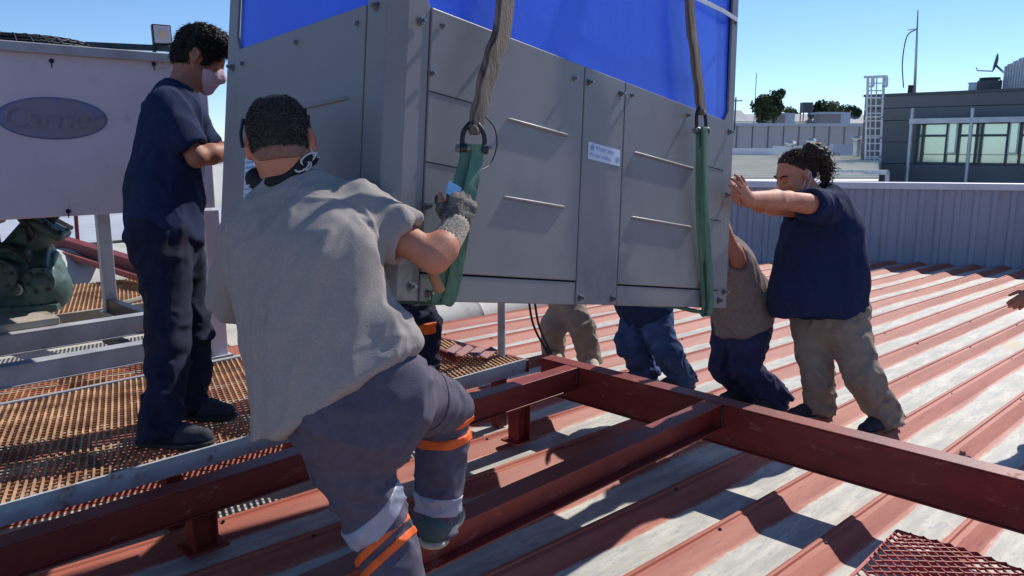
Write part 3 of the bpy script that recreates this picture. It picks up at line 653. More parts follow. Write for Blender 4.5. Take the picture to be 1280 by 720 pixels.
# ------------------------------------------------------------------ old condensing unit on the left with its skid
def build_old_machine():
    t = thing('old_condensing_unit', 'old mauve condensing unit with a faded oval badge, raised on legs at the left', 'condensing unit', G(0, 5, .3))
    a0, a1, b0, b1, z0, z1 = -1.6, 1.93, 4.15, 5.9, 1.11, 1.86; op = M['oldpanel']
    fp = MB().box(G((a0 + a1) / 2, b0 + .015, (z0 + z1) / 2), E1, E2, Z, (a1 - a0) / 2, .015, (z1 - z0) / 2).build('front_panel', op, t, bevel=.006)
    MB().box(G((a0 + a1) / 2, (b0 + b1) / 2 + .02, z1 - .02), E1, E2, Z, (a1 - a0) / 2 - .005, (b1 - b0) / 2 - .04, .02).build('top_panel', op, t)
    MB().box(G((a0 + a1) / 2, b0 + .0, z1 + .018), E1, E2, Z, (a1 - a0) / 2 + .01, .03, .022).build('top_trim', M['rail'], t, bevel=.004)
    MB().box(G(a1 - .015, (b0 + b1) / 2, (z0 + z1) / 2), E1, E2, Z, .015, (b1 - b0) / 2 - .031, (z1 - z0) / 2 - .04).build('side_panel', op, t, bevel=.004)
    MB().box(G((a0 + a1) / 2, b1, (z0 + z1) / 2), E1, E2, Z, (a1 - a0) / 2, .015, (z1 - z0) / 2).build('back_panel', op, t, bevel=.004)
    MB().box(G((a0 + a1) / 2, (b0 + b1) / 2, z0 + .03), E1, E2, Z, (a1 - a0) / 2 - .03, (b1 - b0) / 2 - .04, .02).build('floor_panel', M['gap'], t)
    for a, b in ((a1 - .03, b0 + .02), (a1 - .03, b1 - .06), (a0 + .1, b0 + .05), (a0 + .1, b1 - .06), (.72, 5.75)):
        MB().box(G(a, b, (z0 + .27) / 2), E1, E2, Z, .042, .03, (z0 - .29) / 2).build('leg', M['oldpanel'] if b < 5 else M['rail'], t, bevel=.004)
        MB().box(G(a, b, .285), E1, E2, Z, .06, .05, .006).build('leg_plate', M['rail'], t)
    def onf(px, py):
        r = P(px, py, 1.) - CAMP; o = G(0, b0, 0); k = np.dot(o - CAMP, E2) / np.dot(r, E2); return CAMP + r * k
    for px, py in ((64, 76), (192, 80), (85, 264), (250, 262)):
        q = onf(px, py); MB().cyl(q + E2 * .002, q - E2 * .006, .011, 10).build('screw', M['darksteel'], fp)
        MB().box(q - E2 * .0012 - Z * .020, E1, E2, Z, .0025, .0006, .012).build('rust_streak', M['darksteel'], fp)
    c = onf(67, 148); rx = .5 * abs(np.dot(onf(137, 150) - onf(-3, 146), E1)); rz = .5 * abs(onf(67, 122)[2] - onf(67, 175)[2])
    def oval(k, d0, d1): return [c + E1 * rx * k * math.cos(q) + Z * rz * (k if k == 1 else 1 - (1 - k) * 1.6) * math.sin(q) - E2 * d0 for q in np.linspace(0, 2 * math.pi, 64, endpoint=False)]
    MB().poly(oval(1, .001, 0), -E2 * .003).build('badge_rim', M['ovalrim'], fp)
    bd = MB().poly(oval(.955, .0035, 0), -E2 * .002).build('badge', M['ovalblue'], fp)
    cu = bpy.data.curves.new('lettering', 'FONT'); cu.body = 'Carrier'; cu.size = .135; cu.shear = .25; cu.align_x = 'CENTER'; cu.extrude = .001; cu.space_character = .98
    ob = bpy.data.objects.new('tmp', cu); COL.objects.link(ob); me = bpy.data.meshes.new_from_object(ob.evaluated_get(bpy.context.evaluated_depsgraph_get())); bpy.data.objects.remove(ob)
    mk('badge_lettering', [c + E1 * v.co[0] * 1.05 + Z * (v.co[1] - .044) - E2 * (.0066 + v.co[2]) for v in me.vertices], [tuple(p.vertices) for p in me.polygons], M['ovalgrey'], fp)
    # wire fan guard on the roof of the unit
    gc = G(1.2, 4.85, z1 + .02)
    fan = thing('fan_guard', 'round black wire fan guard on top of the old unit', 'fan guard', gc)
    for r in np.linspace(.08, .50, 13):
        z = .10 * (1 - max(0, (r - .30) / .20) ** 2.2) if r > .3 else .10
        MB().tube([gc + V3(math.cos(q) * r, math.sin(q) * r, z) for q in np.linspace(0, 2 * math.pi, 48, endpoint=False)], .004, 5, closed=True).build('ring', M['blackwire'], fan, smooth=True)
    for q in np.linspace(0, 2 * math.pi, 40, endpoint=False):
        MB().tube([gc + V3(math.cos(q) * r, math.sin(q) * r, (.10 * (1 - max(0, (r - .30) / .20) ** 2.2) if r > .3 else .10) + .005) for r in (.08, .2, .3, .36, .42, .47, .5)], .0035, 5).build('spoke', M['blackwire'], fan, smooth=True)
    MB().cyl(gc + Z * .0, gc + Z * .115, .085, 24).build('hub', M['black'], fan, smooth=True, autos=40)
    MB().cyl(gc - Z * .005, gc + Z * .03, .52, 40).build('shroud', M['blackwire'], fan, smooth=True, autos=40)
    # floodlight on its arm
    d = 4.3; lc = P(202, 44, d); fw = nrm(CAMP - lc); fw = nrm(V3(fw[0] + .25, fw[1], .12)); rt = nrm(np.cross(Z, fw)); up = np.cross(fw, rt)
    fl = thing('floodlight', 'small black framed floodlight on a dark arm above the old unit', 'floodlight', lc - Z * .1)
    MB().box(lc, rt, fw, up, .049, .018, .054).build('housing', M['black'], fl, bevel=.004)
    lens = MB().box(lc + fw * .019, rt, fw, up, .042, .0025, .046).build('lens', M['glass'], fl, bevel=.002)
    MB().box(lc + fw * .0225, rt, fw, up, .017, .0012, .02).build('led_plate', M['ledplate'], fl)
    MB().box(lc - up * .066, rt, fw, up, .006, .006, .02).build('bracket', M['black'], fl)
    MB().bar(P(108, 56, d + .1), P(213, 61, d - .0), .03, .032).build('arm', M['darksteel'], fl, bevel=.003)
    MB().box(P(193, 66, d), E1, E2, Z, .008, .008, .035).build('stem', M['darksteel'], fl)
build_old_machine()
def build_skid():
    t = thing('equipment_skid', 'low frame of grey steel channel rails under the compressor', 'skid frame', G(0, 4.8, .25))
    for b, z, h in ((4.42, .365, .11), (5.02, .40, .12)):
        mb = MB(); channel(mb, G(-2.2, b, z), G(1.95, b, z), h, .09, E2, .008); mb.build('rail', M['rail'], t, bevel=.003)
    MB().box(G(1.9, 5.2, .33), E1, E2, Z, .03, .62, .05).build('end_rail', M['darksteel'], t, bevel=.003)
    MB().box(G(.75, 5.35, .425), E1, E2, Z, .62, .26, .02).build('base_plate', M['plate'], t, bevel=.004)
    for a in (-1.4, .2, 1.7): MB().box(G(a, 4.75, .22), E1, E2, Z, .03, .6, .03).build('cross_bar', M['darksteel'], t, bevel=.003)
    grating('lower_grating', t, (-2., 1.86, 4.12, 5.0), .16, R_(-26), .03, .04, .006, .008, M['rust'], None)
    w2 = thing('rear_walkway', 'farther rusty grating walkway seen behind the compressor', 'walkway', G(2.5, 6.3, .2))
    grating('grating', w2, (.6, 3.6, 5.98, 7.3), .27, R_(-26), .03, .04, .007, .011, M['rust'], None)
    MB().box(G(2.1, 5.96, .25), E1, E2, Z, 1.5, .014, .045).build('edge_beam', M['plate'], w2, bevel=.003)
    MB().bar(G(2.0, 6.05, .29), G(2.75, 6.4, .31), .03, .02).build('cross_bar', M['plate'], w2)
    for a in (.8, 3.4):
        for b in (6.1, 7.2): MB().box(G(a, b, .06), E1, E2, Z, .03, .03, .17).build('post', M['beam'], w2)
    rb = thing('red_rear_beam', 'pair of sloping red steel beams beyond the rear grating', 'steel beam', P(120, 330, 7.))
    MB().bar(P(60, 298, 7.9), P(300, 372, 5.9), .11, .12).build('beam', M['redscrap'], rb, bevel=.004)
    MB().bar(P(60, 311, 7.6), P(300, 388, 5.7), .05, .05).build('beam', M['beam_dust'], rb, bevel=.004)
    MB().bar(P(94, 258, 7.9), P(98, 311, 7.9), .035, .035).build('post', M['redscrap'], rb, bevel=.003)
    MB().bar(P(70, 345, 7.2), P(125, 328, 7.4), .12, .16).build('stub', M['redscrap'], rb, bevel=.004)
build_skid()
def build_compressor():
    base = P(33, 378, 4.95); base[2] = .445
    t = thing('compressor', 'grey green reciprocating compressor with cylinder heads and bolts', 'compressor', base)
    ex = nrm(V3(.95, .3, 0)); ey = nrm(V3(-.3, .95, 0)); gi = M['green_iron']
    def q(x, y, z): return base + ex * x + ey * y + Z * z
    A = (ex, ey, Z)
    hs = soft('housing', [rc(q(-.32, 0, .2), q(.06, 0, .2), .185, .185, .01), rc(q(.05, 0, .21), q(.2, 0, .21), .18, .18, .012, None, [(q(.175, 0, 0), ex)]), rc(q(.16, 0, .21), q(.2, 0, .21), .135, .135, .008, None, [(q(.205, 0, 0), ex)]), rc(q(-.2, -.02, .12), q(.1, -.02, .12), .17, .17, .01, (ey, .95)), rc(q(.045, 0, .2), q(.06, 0, .2), .205, .205, .008, None, [(q(.07, 0, 0), ex), (q(.035, 0, 0), -ex)]), rc(q(-.05, -.08, .05), q(.1, -.08, .05), .06, .06, .05), rc(q(-.05, .1, .05), q(.1, .1, .05), .06, .06, .05),
        rc(q(-.13, -.14, .23), q(-.04, -.16, .23), .10, .09, .01), rc(q(.0, .0, .34), q(.10, -.03, .46), .115, .105, .01), rc(q(-.22, 0, .34), q(-.22, 0, .47), .12, .115, .01), rc(q(.02, -.1, .33), q(.06, -.16, .36), .05, .04, .01), rc(q(-.14, -.12, .38), q(-.02, -.14, .38), .035, .035, .008), rc(q(-.3, -.12, .1), q(.1, -.12, .1), .03, .03, .01), rc(q(.14, -.1, .19), q(.145, -.18, .19), .085, .08, .012), rc(q(0, -.17, .15), q(.0, -.21, .15), .06, .055, .01)], .012, gi, t)
    MB().box(q(-.03, 0, .012), ex, ey, Z, .24, .18, .022).build('foot', gi, t, bevel=.008)
    hd = nrm(ex * .55 + Z * .83); hx = np.cross(ey, hd)
    h1 = MB().box(q(.17, -.04, .50), hx, ey, hd, .12, .13, .028).build('cylinder_head', gi, t, bevel=.02, seg=3)
    for i in (-1, 0, 1):
        for j in (-1, 1): o = q(.17, -.04, .50) + hx * i * .09 + ey * j * .105 + hd * .028; MB().cyl(o, o + hd * .014, .013, 6).build('bolt', M['darksteel'], h1)
    h2 = MB().box(q(-.22, 0, .55), ex, ey, Z, .13, .13, .03).build('cylinder_head', gi, t, bevel=.02, seg=3)
    for i in (-1, 0, 1): o = q(-.22 + i * .09, -.105, .58); MB().cyl(o, o + Z * .014, .013, 6).build('bolt', M['darksteel'], h2)
    for cx_, cz_, r in ((.14, .19, .085), (-.06, .24, .1)):
        y = -.205 if cx_ > 0 else -.265; fl = MB().cyl(q(cx_, y, cz_), q(cx_, y - .03, cz_), r, 24).build('end_cover', gi, t, smooth=True, autos=40)
        for k in range(6):
            an = k * math.pi / 3 + .2; o = q(cx_ + math.cos(an) * r * .78, y - .03, cz_ + math.sin(an) * r * .78); MB().cyl(o, o - ey * .014, .012, 6).build('bolt', M['darksteel'], fl)
    MB().cyl(q(.02, -.2, .15), q(.02, -.245, .15), .035, 18).build('sight_glass', M['steel'], t, smooth=True, autos=40)
    for pts, r in (([q(.08, -.1, .42), q(.1, -.16, .5), q(.05, -.17, .6), q(.02, -.1, .7)], .022), ([q(.19, -.06, .54), q(.23, -.03, .6), q(.2, .05, .68)], .03), ([q(-.1, -.2, .4), q(-.02, -.24, .42), q(.06, -.22, .36), q(.1, -.21, .3)], .012)):
        MB().tube(spl(pts, 8), r, 10).build('pipe', M['darksteel'], t, smooth=True)
    MB().box(q(.2, -.05, .56), hx, ey, hd, .135, .012, .012).build('bracket_bar', M['rail'], t, bevel=.002)
build_compressor()

# ------------------------------------------------------------------ white vaulted roofs beyond the red roof on the left
def build_left_roofs():
    def vault(name, lab, b0, b1, zb, h, a0, a1, joints=True):
        t = thing(name, lab, 'skylight', G((a0 + a1) / 2, (b0 + b1) / 2, zb)); nseg = int((a1 - a0) / 1.15); c = (b0 + b1) / 2; r = (b1 - b0) / 2
        for k in range(nseg):
            s0 = a0 + k * 1.15; mb = MB(); V = []
            for i, a in enumerate((s0, s0 + .04, s0 + 1.11, s0 + 1.148)):
                e = .012 if i in (0, 3) else 0
                for q in np.linspace(0, math.pi, 17): V.append(G(a, c - math.cos(q) * (r + e), zb + math.sin(q) ** .8 * (h + e)))
            mb.add(V, [(i * 17 + j, i * 17 + j + 1, (i + 1) * 17 + j + 1, (i + 1) * 17 + j) for i in range(3) for j in range(16)])
            mb.build('panel', M['white_mem'], t, smooth=True, autos=35)
    vault('vaulted_skylight', 'long white barrel vaulted skylight edging the red roof behind the unit', 5.16, 7.1, -.22, .42, 3.75, 7.2)
    vault('vaulted_skylight', 'white vaulted roof light nearest the compressor, below the striped sheets', 7.55, 9.0, -.15, .62, -7, 9.)
    vault('vaulted_skylight', 'white vaulted roof light farther back, above the striped sheets', 10.4, 13.2, -.1, 1.25, -9, 13.)
    t = thing('corrugated_strip', 'pale corrugated roof sheet between two white vaults', 'roof sheet', G(0, 9.7, .4)); V = []; n = 0
    bs = np.arange(9.02, 10.45, .04)
    for i, b in enumerate(bs):
        for a in (-9., 13.): V.append(G(a, b, .42 + .02 * (i % 4 in (1, 2)) + (b - 9) * .12))
    mk('sheet', V, [(2 * i, 2 * i + 1, 2 * i + 3, 2 * i + 2) for i in range(len(bs) - 1)], M['corr'], t)
    V = [G(-40, 5.12, -.26), G(3.7, 5.12, -.26), G(30, 7.2, -.9), G(30, 60, -.4), G(-40, 60, -.4)]
    tag(mk('low_roof', V, [(0, 1, 2, 3, 4)], M['white_mem']), kind='structure')
build_left_roofs()

# ------------------------------------------------------------------ background to the right
def build_background():
    # dark clad building with strip windows
    A = P(1075, 200, 24.); A = V3(A[0], A[1], 0); ztop = P(1075, 122, 24.)[2]
    def fac(px, py, off=0.):
        r = P(px, py, 1.) - CAMP; o = A - E1 * off; k = np.dot(o - CAMP, E1) / np.dot(r, E1); return CAMP + r * k
    t = thing('dark_building', 'dark grey clad building with strip windows beyond the parapet', 'building', A - Z * 7)
    Lf = 22.
    def fb(name, x0, y0, x1, y1, d0, d1, m, par, bev=0):       # box on the facade between two picture corners, d proud
        ym = (y0 + y1) / 2 if abs(x1 - x0) < 40 else None
        p, q = fac(x0, y0), fac(x1, y1); pu, qu = fac(x0, 178), fac(x1, 178); u0, u1 = sorted((np.dot(pu - A, -E2), np.dot(qu - A, -E2))); z0, z1 = sorted((p[2], q[2]))
        return MB().box(A - E2 * (u0 + u1) / 2 - E1 * (d0 + d1) / 2 + Z * (z0 + z1) / 2, -E2, E1, Z, (u1 - u0) / 2, abs(d1 - d0) / 2, (z1 - z0) / 2).build(name, m, par, bevel=bev)
    wx0 = np.dot(fac(1145, 175) - A, -E2); wz1, wz0 = fac(1145, 150)[2], fac(1145, 205)[2]
    # cladding rows as separate boards
    rows = [(-7, wz0, 0), (wz1, ztop, 0)]
    zs = list(np.arange(-7, wz0 - .4, 1.0)) + [wz0]; zs2 = list(np.linspace(wz1, ztop, 3))
    def board(u0, u1, z0, z1): return MB().box(A - E2 * (u0 + u1) / 2 + E1 * .16 + Z * (z0 + z1) / 2, -E2, E1, Z, (u1 - u0) / 2 - .006, .16, (z1 - z0) / 2 - .008).build('cladding_panel', M['darkbldg'], t, bevel=.004)
    for z0, z1 in list(zip(zs[:-1], zs[1:])) + list(zip(zs2[:-1], zs2[1:])):
        u = 0.
        while u < Lf: board(u, min(Lf, u + 5.5), z0, z1); u += 5.5
    zz = np.linspace(wz0, wz1, 3)
    for z0, z1 in zip(zz[:-1], zz[1:]): board(0, wx0, z0, z1)
    MB().box(A - E2 * Lf / 2 + E1 * 6.32 + Z * (ztop - 7) / 2 - Z * .05, -E2, E1, Z, Lf / 2, 6., (ztop + 7) / 2 - .06).build('block', M['darkbldg'], t)
    MB().box(A - E2 * Lf / 2 + E1 * .15 + Z * (ztop + .03), -E2, E1, Z, Lf / 2 + .03, .2, .035).build('coping', M['winframe'], t)
    gz = lambda x: 1120 + x / 4.2365
    gy = lambda y: 60 + y / 4.2365
    # panes and mullions: the bay repeats past the frame
    MB().box(A - E2 * (wx0 + (Lf - wx0) / 2) + E1 * .2 + Z * (wz0 + wz1) / 2, -E2, E1, Z, (Lf - wx0) / 2, .02, (wz1 - wz0) / 2).build('window_backing', M['blind'], t)
    vs = [108, 136, 262, 326, 420, 446, 584, 655, 760, 790, 930, 1000, 1120]; hs = [388, 462, 566, 616]
    win = MB().box(A - E2 * (wx0 + (Lf - wx0) / 2) + E1 * .1 + Z * (wz0 + .03), -E2, E1, Z, (Lf - wx0) / 2, .08, .03).build('window_sill', M['winframe'], t)
    for a, b in zip(vs[:-1], vs[1:]):
        for c, d in zip(hs[:-1], hs[1:]): fb('pane', gz(a), gy(c), gz(b), gy(d), -.12, -.14, M['window'], win)
    for a in vs: fb('mullion', gz(a - 4), gy(384), gz(a + 4), gy(618), -.02, -.12, M['winframe'], win)
    for c in hs: fb('transom', gz(104), gy(c - 3), gz(1125), gy(c + 3), -.03, -.11, M['winframe'], win)
    for a, b in ((270, 322), (594, 648), (930, 990)):
        o = fb('vent_sash', gz(a), gy(390), gz(b), gy(562), .0, -.06, M['frame_pale'], win); fb('sash_pane', gz(a + 9), gy(400), gz(b - 9), gy(554), .012, .002, M['window'], win)
    fb('sun_rail', gz(88), gy(377), gz(1125), gy(386), .35, .45, M['frame_pale'], t)
    for x in (80, 398, 760):
        p = fac(gz(x + 10), gy(318), .4); b = V3(p[0], p[1], -2.5); MB().cyl(b, p, .05, 10).build('rail_post', M['galv'], t, smooth=True, autos=40)
    # caged ladder
    ld = thing('caged_ladder', 'pale steel caged ladder climbing the corner of the dark building', 'ladder', fac(1093, 220, .5))
    def lp(x, y, o=.5): return fac(x, y, o)
    for x in (1081.5, 1100): MB().bar(lp(x, 216), lp(x + (3.5 if x < 1090 else 5), 96), .06, .06, E1).build('stile', M['galv'], ld)
    for x, o in ((1086.5, 1.0), (1093, 1.0)): MB().bar(lp(x, 216, o), lp(x + 3, 97, o), .03, .03, E1).build('cage_bar', M['frame_pale'], ld)
    for y in np.arange(104, 216, 9.4): f = (216 - y) / 120; MB().bar(lp(1081.5 + 3.5 * f, y), lp(1100 + 5 * f, y), .035, .035).build('rung', M['galv'], ld)
    for y in (122, 146, 172, 196): f = (216 - y) / 120; mb = MB(); pts = [lp(1081.5 + 3.5 * f, y), lp(1083 + 3 * f, y, 1.), lp(1097 + 4 * f, y, 1.), lp(1100 + 5 * f, y)]; mb.tube(pts, .025, 6); mb.build('hoop', M['frame_pale'], ld)
    MB().bar(lp(1080, 96.5), lp(1109, 95.5), .05, .07).build('top_rail', M['frame_pale'], ld)
    for x in (1091.5, 1108.5): MB().bar(lp(x, 96), lp(x, 108), .06, .06, E1).build('handle', M['frame_pale'], ld)
    for x0, x1 in ((1086, 1091.5), (1103, 1108.5)): MB().bar(lp(x0, 108), lp(x1, 108), .06, .06).build('handle', M['frame_pale'], ld)
    # antenna mast
    b = fac(1143, 119.5, -1.); tp = fac(1147.5, 12, -1.)
    an = thing('antenna_mast', 'thin tall antenna mast on the roof edge of the dark building', 'antenna', b)
    MB().tube([b, b + (tp - b) * .55, tp], [.045, .035, .018], 8).build('mast', M['galv'], an, smooth=True)
    MB().tube(spl([b + (tp - b) * .78, b + (tp - b) * .7 - E2 * -.28, b + (tp - b) * .4 + E2 * .38, b + (tp - b) * .1 + E2 * .32], 8), .018, 5).build('cable', M['blackwire'], an, smooth=True)
    MB().bar(b + (tp - b) * .78, b + (tp - b) * .775 + E2 * .25, .03, .03).build('bracket', M['galv'], an)
    MB().box(b + E2 * .12 + Z * .15, E1, E2, Z, .08, .06, .16).build('junction_box', M['black'], an, bevel=.01)
    # rooftop plant
    def rt(px, py, off): return fac(px, py, off)
    sc = thing('slatted_screen', 'pale slatted plant screen on the roof at the right edge', 'screen', fac(1270, 116, -2.))
    for i, x in enumerate(np.arange(1254, 1330, 3.3)):
        p, q = rt(x, 116.5, -2), rt(x, 83 - (i % 2) * .8, -2); q = V3(p[0], p[1], q[2] + (x - 1254) * .012); MB().bar(p, q, .05, .13, E1).build('slat', M['frame_pale'], sc)
    for y in (90, 110): MB().bar(rt(1253, y, -2.1), rt(1330, y - 1, -2.1), .05, .06).build('cross_rail', M['galv'], sc)
    p = rt(1235.5, 116, -1.6); tk = thing('roof_tank', 'small dark round tank on the roof beside the slatted screen', 'tank', p)
    MB().tube([p, p + Z * .1, p + Z * .33, p + Z * .36], [.28, .32, .32, .26], 20).build('drum', M['winframe'], tk, smooth=True, autos=50)
    MB().cyl(p + Z * .36, p + Z * .42, .27, 20).build('lid', M['black'], tk, smooth=True, autos=50)
    p = rt(1221, 117, -1.6); bx = thing('roof_box', 'small pale box on the roof left of the dark tank', 'box', p); MB().box(p + Z * .14, -E2, E1, Z, .2, .15, .15).build('case', M['frame_pale'], bx, bevel=.01); MB().box(p + Z * .3, -E2, E1, Z, .22, .17, .015).build('lid', M['frame_pale'], bx)
    p = rt(1253, 89, -2.); ds = thing('satellite_dish', 'small satellite dish seen edge-on above the slatted screen', 'satellite dish', p)
    MB().tube([p, rt(1247, 83.5, -2.), rt(1245, 81, -2.)], .035, 6).build('arm', M['galv'], ds)
    dc = rt(1244.5, 78, -2.); dn = nrm(E2 * .9 - E1 * .3 + Z * .15); dx = nrm(np.cross(Z, dn)); dz = np.cross(dn, dx); V = [dc - dn * .06]; F = []
    for r_ in (.1, .19, .27):
        for k in range(20): an_ = k * math.pi / 10; V.append(dc + (dx * math.cos(an_) + dz * math.sin(an_)) * r_ + dn * (r_ * r_ * .9 - .06))
    F = [(0, 1 + (k + 1) % 20, 1 + k) for k in range(20)] + [(1 + j * 20 + k, 1 + j * 20 + (k + 1) % 20, 21 + j * 20 + (k + 1) % 20, 21 + j * 20 + k) for j in range(2) for k in range(20)]
    o = mk('reflector', V, F, M['winframe'], ds, smooth=True); o.modifiers.new('th', 'SOLIDIFY').thickness = .015
    MB().tube([dc - dz * .25, dc + dn * .4 - dz * .28, dc + dn * .45 - dz * .2], .02, 6).build('feed_arm', M['galv'], ds)
    # open steel frame behind the parapet
    rf = thing('roof_frame', 'low pale open steel frame behind the parapet under the ladder', 'metal frame', P(1070, 225, 17))
    MB().bar(P(1030, 215, 17.5), P(1110, 215.5, 16.5), .09, .10).build('top_rail', M['frame_pale'], rf)
    MB().bar(P(1020, 219, 20), P(1096, 219, 19), .09, .10).build('top_rail', M['frame_pale'], rf)
    for x in (1036, 1049, 1062, 1074, 1089, 1109): MB().bar(P(x, 214, 17), P(x, 245, 17), .07, .07, E1).build('upright', M['frame_pale'], rf)
    # cream roof of the next shed, with raised seams
    sh = thing('cream_shed', 'low shed with a cream ribbed roof beyond the parapet', 'shed', P(990, 215, 20))
    c00, c10, c11, c01 = P(840, 226, 15.), P(1098, 226, 15.), P(1098, 196, 27.), P(840, 193, 27.)
    k0 = [c00, c10, c11, c01]; MB().add([p - Z * 0 for p in k0] + [V3(p[0], p[1], -7) for p in k0], [(0, 1, 2, 3), (0, 4, 5, 1), (1, 5, 6, 2), (2, 6, 7, 3), (3, 7, 4, 0)]).build('shed_body', M['cream_roof'], sh)
    for i in range(1, 20):
        f = i / 20; MB().bar(c00 + (c01 - c00) * f + Z * .02, c10 + (c11 - c10) * f + Z * .02, .06, .05).build('roof_seam', M['cream_roof'], sh)
    wl = thing('blue_white_wall', 'low blue white rendered wall behind the cream roof', 'wall', P(990, 200, 27.5))
    for x0, x1, yt, yb, d in ((820, 968, 186, 230, 26.5), (968, 1040, 183, 230, 29.), (1040, 1092, 181, 230, 31.)):
        p, q = P(x0, yt, d), P(x1, yt - .5, d); p[2] = q[2]; dd = nrm(q - p); nn = np.cross(dd, Z); MB().box((p + q) / 2 - Z * 3, dd, nn, Z, np.linalg.norm(q - p) / 2, .15, 3).build('wall_section', M['bluewhite'], wl)
    for x, y0, y1, w, lab in ((987, 176, 196, 11, 'round galvanised roof vent, left one of the pair before the pink factory'), (1012, 173, 200, 10, 'round galvanised roof vent, right one of the pair before the pink factory'), (1069, 170, 208, 10, 'round galvanised roof vent close to the caged ladder')):
        d = 25.; p, q = P(x, y1, d), P(x, y0 + 4, d); q = V3(p[0], p[1], q[2]); r = w / 2 / FPX * d
        v = thing('roof_vent', lab, 'roof vent', p, 'roof vents on the cream roof'); MB().cyl(p, q, r * .8, 16).build('stack', M['galv'], v, smooth=True, autos=40)
        MB().tube([q, q + Z * .03, q + Z * .1], [r * 1.05, r * 1.3, r * .9], 16).build('cowl', M['galv'], v, smooth=True, autos=40); MB().cyl(q - Z * .12, q - Z * .08, r * 1.0, 16).build('collar', M['galv'], v, smooth=True)
    # pink-white factory wall with dark joints
    fy = thing('pink_factory', 'long pale pink factory wall of vertical panels in the distance', 'factory', P(990, 200, 70))
    pA, pB = P(780, 157, 70.), P(1110, 158, 74.); pB[2] = pA[2]; d = nrm(pB - pA); nn = np.cross(d, Z); Ln = np.linalg.norm(pB - pA); n = 17
    for i in range(n): MB().box(pA + d * Ln * (i + .5) / n - Z * 5, d, nn, Z, Ln / n / 2 - .09, .2, 5).build('panel', M['farwall'], fy)
    MB().box(pA + d * Ln / 2 - Z * 5 - nn * .0, d, nn, Z, Ln / 2, .12, 4.95).build('joint_backing', M['farwall_d'], fy)
    MB().box(pA + d * Ln / 2 + Z * .12, d, nn, Z, Ln / 2, .35, .14).build('coping', M['wallcap'], fy)
    # far roofs
    for i, (x0, x1, yt, yb, dp, lab) in enumerate(((860, 940, 136, 154, 95, 'grey fibre roofed shed at far left of the skyline beside the unit'), (940, 1030, 141, 154, 100, 'low grey roofed shed in the middle of the skyline'), (1018, 1100, 142, 156, 105, 'low grey roofed shed next to the dark building'))):
        p, q = P(x0, yb, dp), P(x1, yb, dp); p[2] = q[2]; d = nrm(q - p); nn = np.cross(Z, d); Ln = np.linalg.norm(q - p); h = (yb - yt) / FPX * dp
        s = thing('far_shed', lab, 'shed', (p + q) / 2 - Z * 6, 'far sheds on the skyline')
        MB().box((p + q) / 2 - Z * 3.2 + nn * 5, d, nn, Z, Ln / 2, 5, 3.4).build('wall', M['farwall_d'], s)
        a, b = p - nn * .4, q - nn * .4; MB().poly([a, a + nn * 10.8, a + nn * 5.4 + Z * h], d * Ln).build('roof', M['farroof'], s)
    for x, y, lab in ((965, 145, 'white louvred roof turret left of the tank on the skyline'), (1034, 144, 'white louvred roof turret right of the tank on the skyline')):
        p = P(x, y, 92); v = thing('roof_turret', lab, 'roof turret', p - Z * 1.2, 'roof turrets on the far sheds')
        MB().box(p - Z * .55, V3(1, 0, 0), V3(0, 1, 0), Z, 1.2, 1., .65).build('body', M['farwall_d'], v); MB().box(p + Z * .2, V3(1, 0, 0), V3(0, 1, 0), Z, 1.5, 1.3, .12).build('lid', M['bluewhite'], v); MB().box(p - Z * .4 + V3(1.6, 0, 0), V3(1, 0, 0), V3(0, 1, 0), Z, .8, .8, .7).build('side_box', M['bluewhite'], v)
    p = P(1008, 134.5, 98); tk = thing('square_tank', 'square grey water tank standing on the skyline', 'tank', p - Z * 2)
    MB().box(p, V3(1, 0, 0), V3(0, 1, 0), Z, .62 * 1.0, .6, .62).build('tank_body', M['winframe'], tk, bevel=.04)
    for i in (-1, 1):
        for j in (-1, 1): MB().box(p + V3(i * .5, j * .5, -1.2), V3(1, 0, 0), V3(0, 1, 0), Z, .05, .05, .6).build('leg', M['winframe'], tk)
    b, tp = P(942.5, 150, 90), P(943, 92, 90); o = MB().cyl(b - Z, V3(b[0], b[1], tp[2]), .05, 6).build('aerial_pole', M['galv']); tag(o, 'very thin aerial pole above the dark trees by the unit', 'pole')
    b = P(918.5, 150, 60); tp = P(919, 122, 60); o = MB(); o.cyl(b - Z, V3(b[0], b[1], tp[2]), .06, 6); up = o.build('utility_pole', M['winframe']); tag(up, 'short utility pole just right of the hanging unit', 'pole')
    c = P(920, 126, 60); MB().bar(c - V3(.5, 0, 0), c + V3(.5, 0, 0), .08, .08).build('cross_arm', M['winframe'], up)
    # trees
    def tree(name, lab, px, yt, yb, wpx, dp, m, seed, n=1500):
        rg = np.random.RandomState(seed); b = P(px, yb, dp); sc_ = dp / FPX; h = (yb - yt) * sc_; w = wpx * sc_ * 1.08; t = thing(name, lab, 'tree', b - Z * 3, 'trees on the skyline')
        mb = MB(); mb.tube([b - Z * 3, b, b + Z * h * .5, b + Z * h * .85], [.22, .18, .12, .04], 7); 
        for k in range(7): an = rg.rand() * 6.28; s = b + Z * h * (.15 + .5 * rg.rand()); mb.tube([s, s + V3(math.cos(an), math.sin(an), 0) * w * .3 + Z * h * .22], [.08, .02], 5)
        mb.build('trunk', M['bark'], t)
        cl = [(rg.normal(0, .28), rg.normal(0, .28), .18 + .72 * rg.rand(), .11 + .13 * rg.rand()) for _ in range(22)]; V = []; F = []
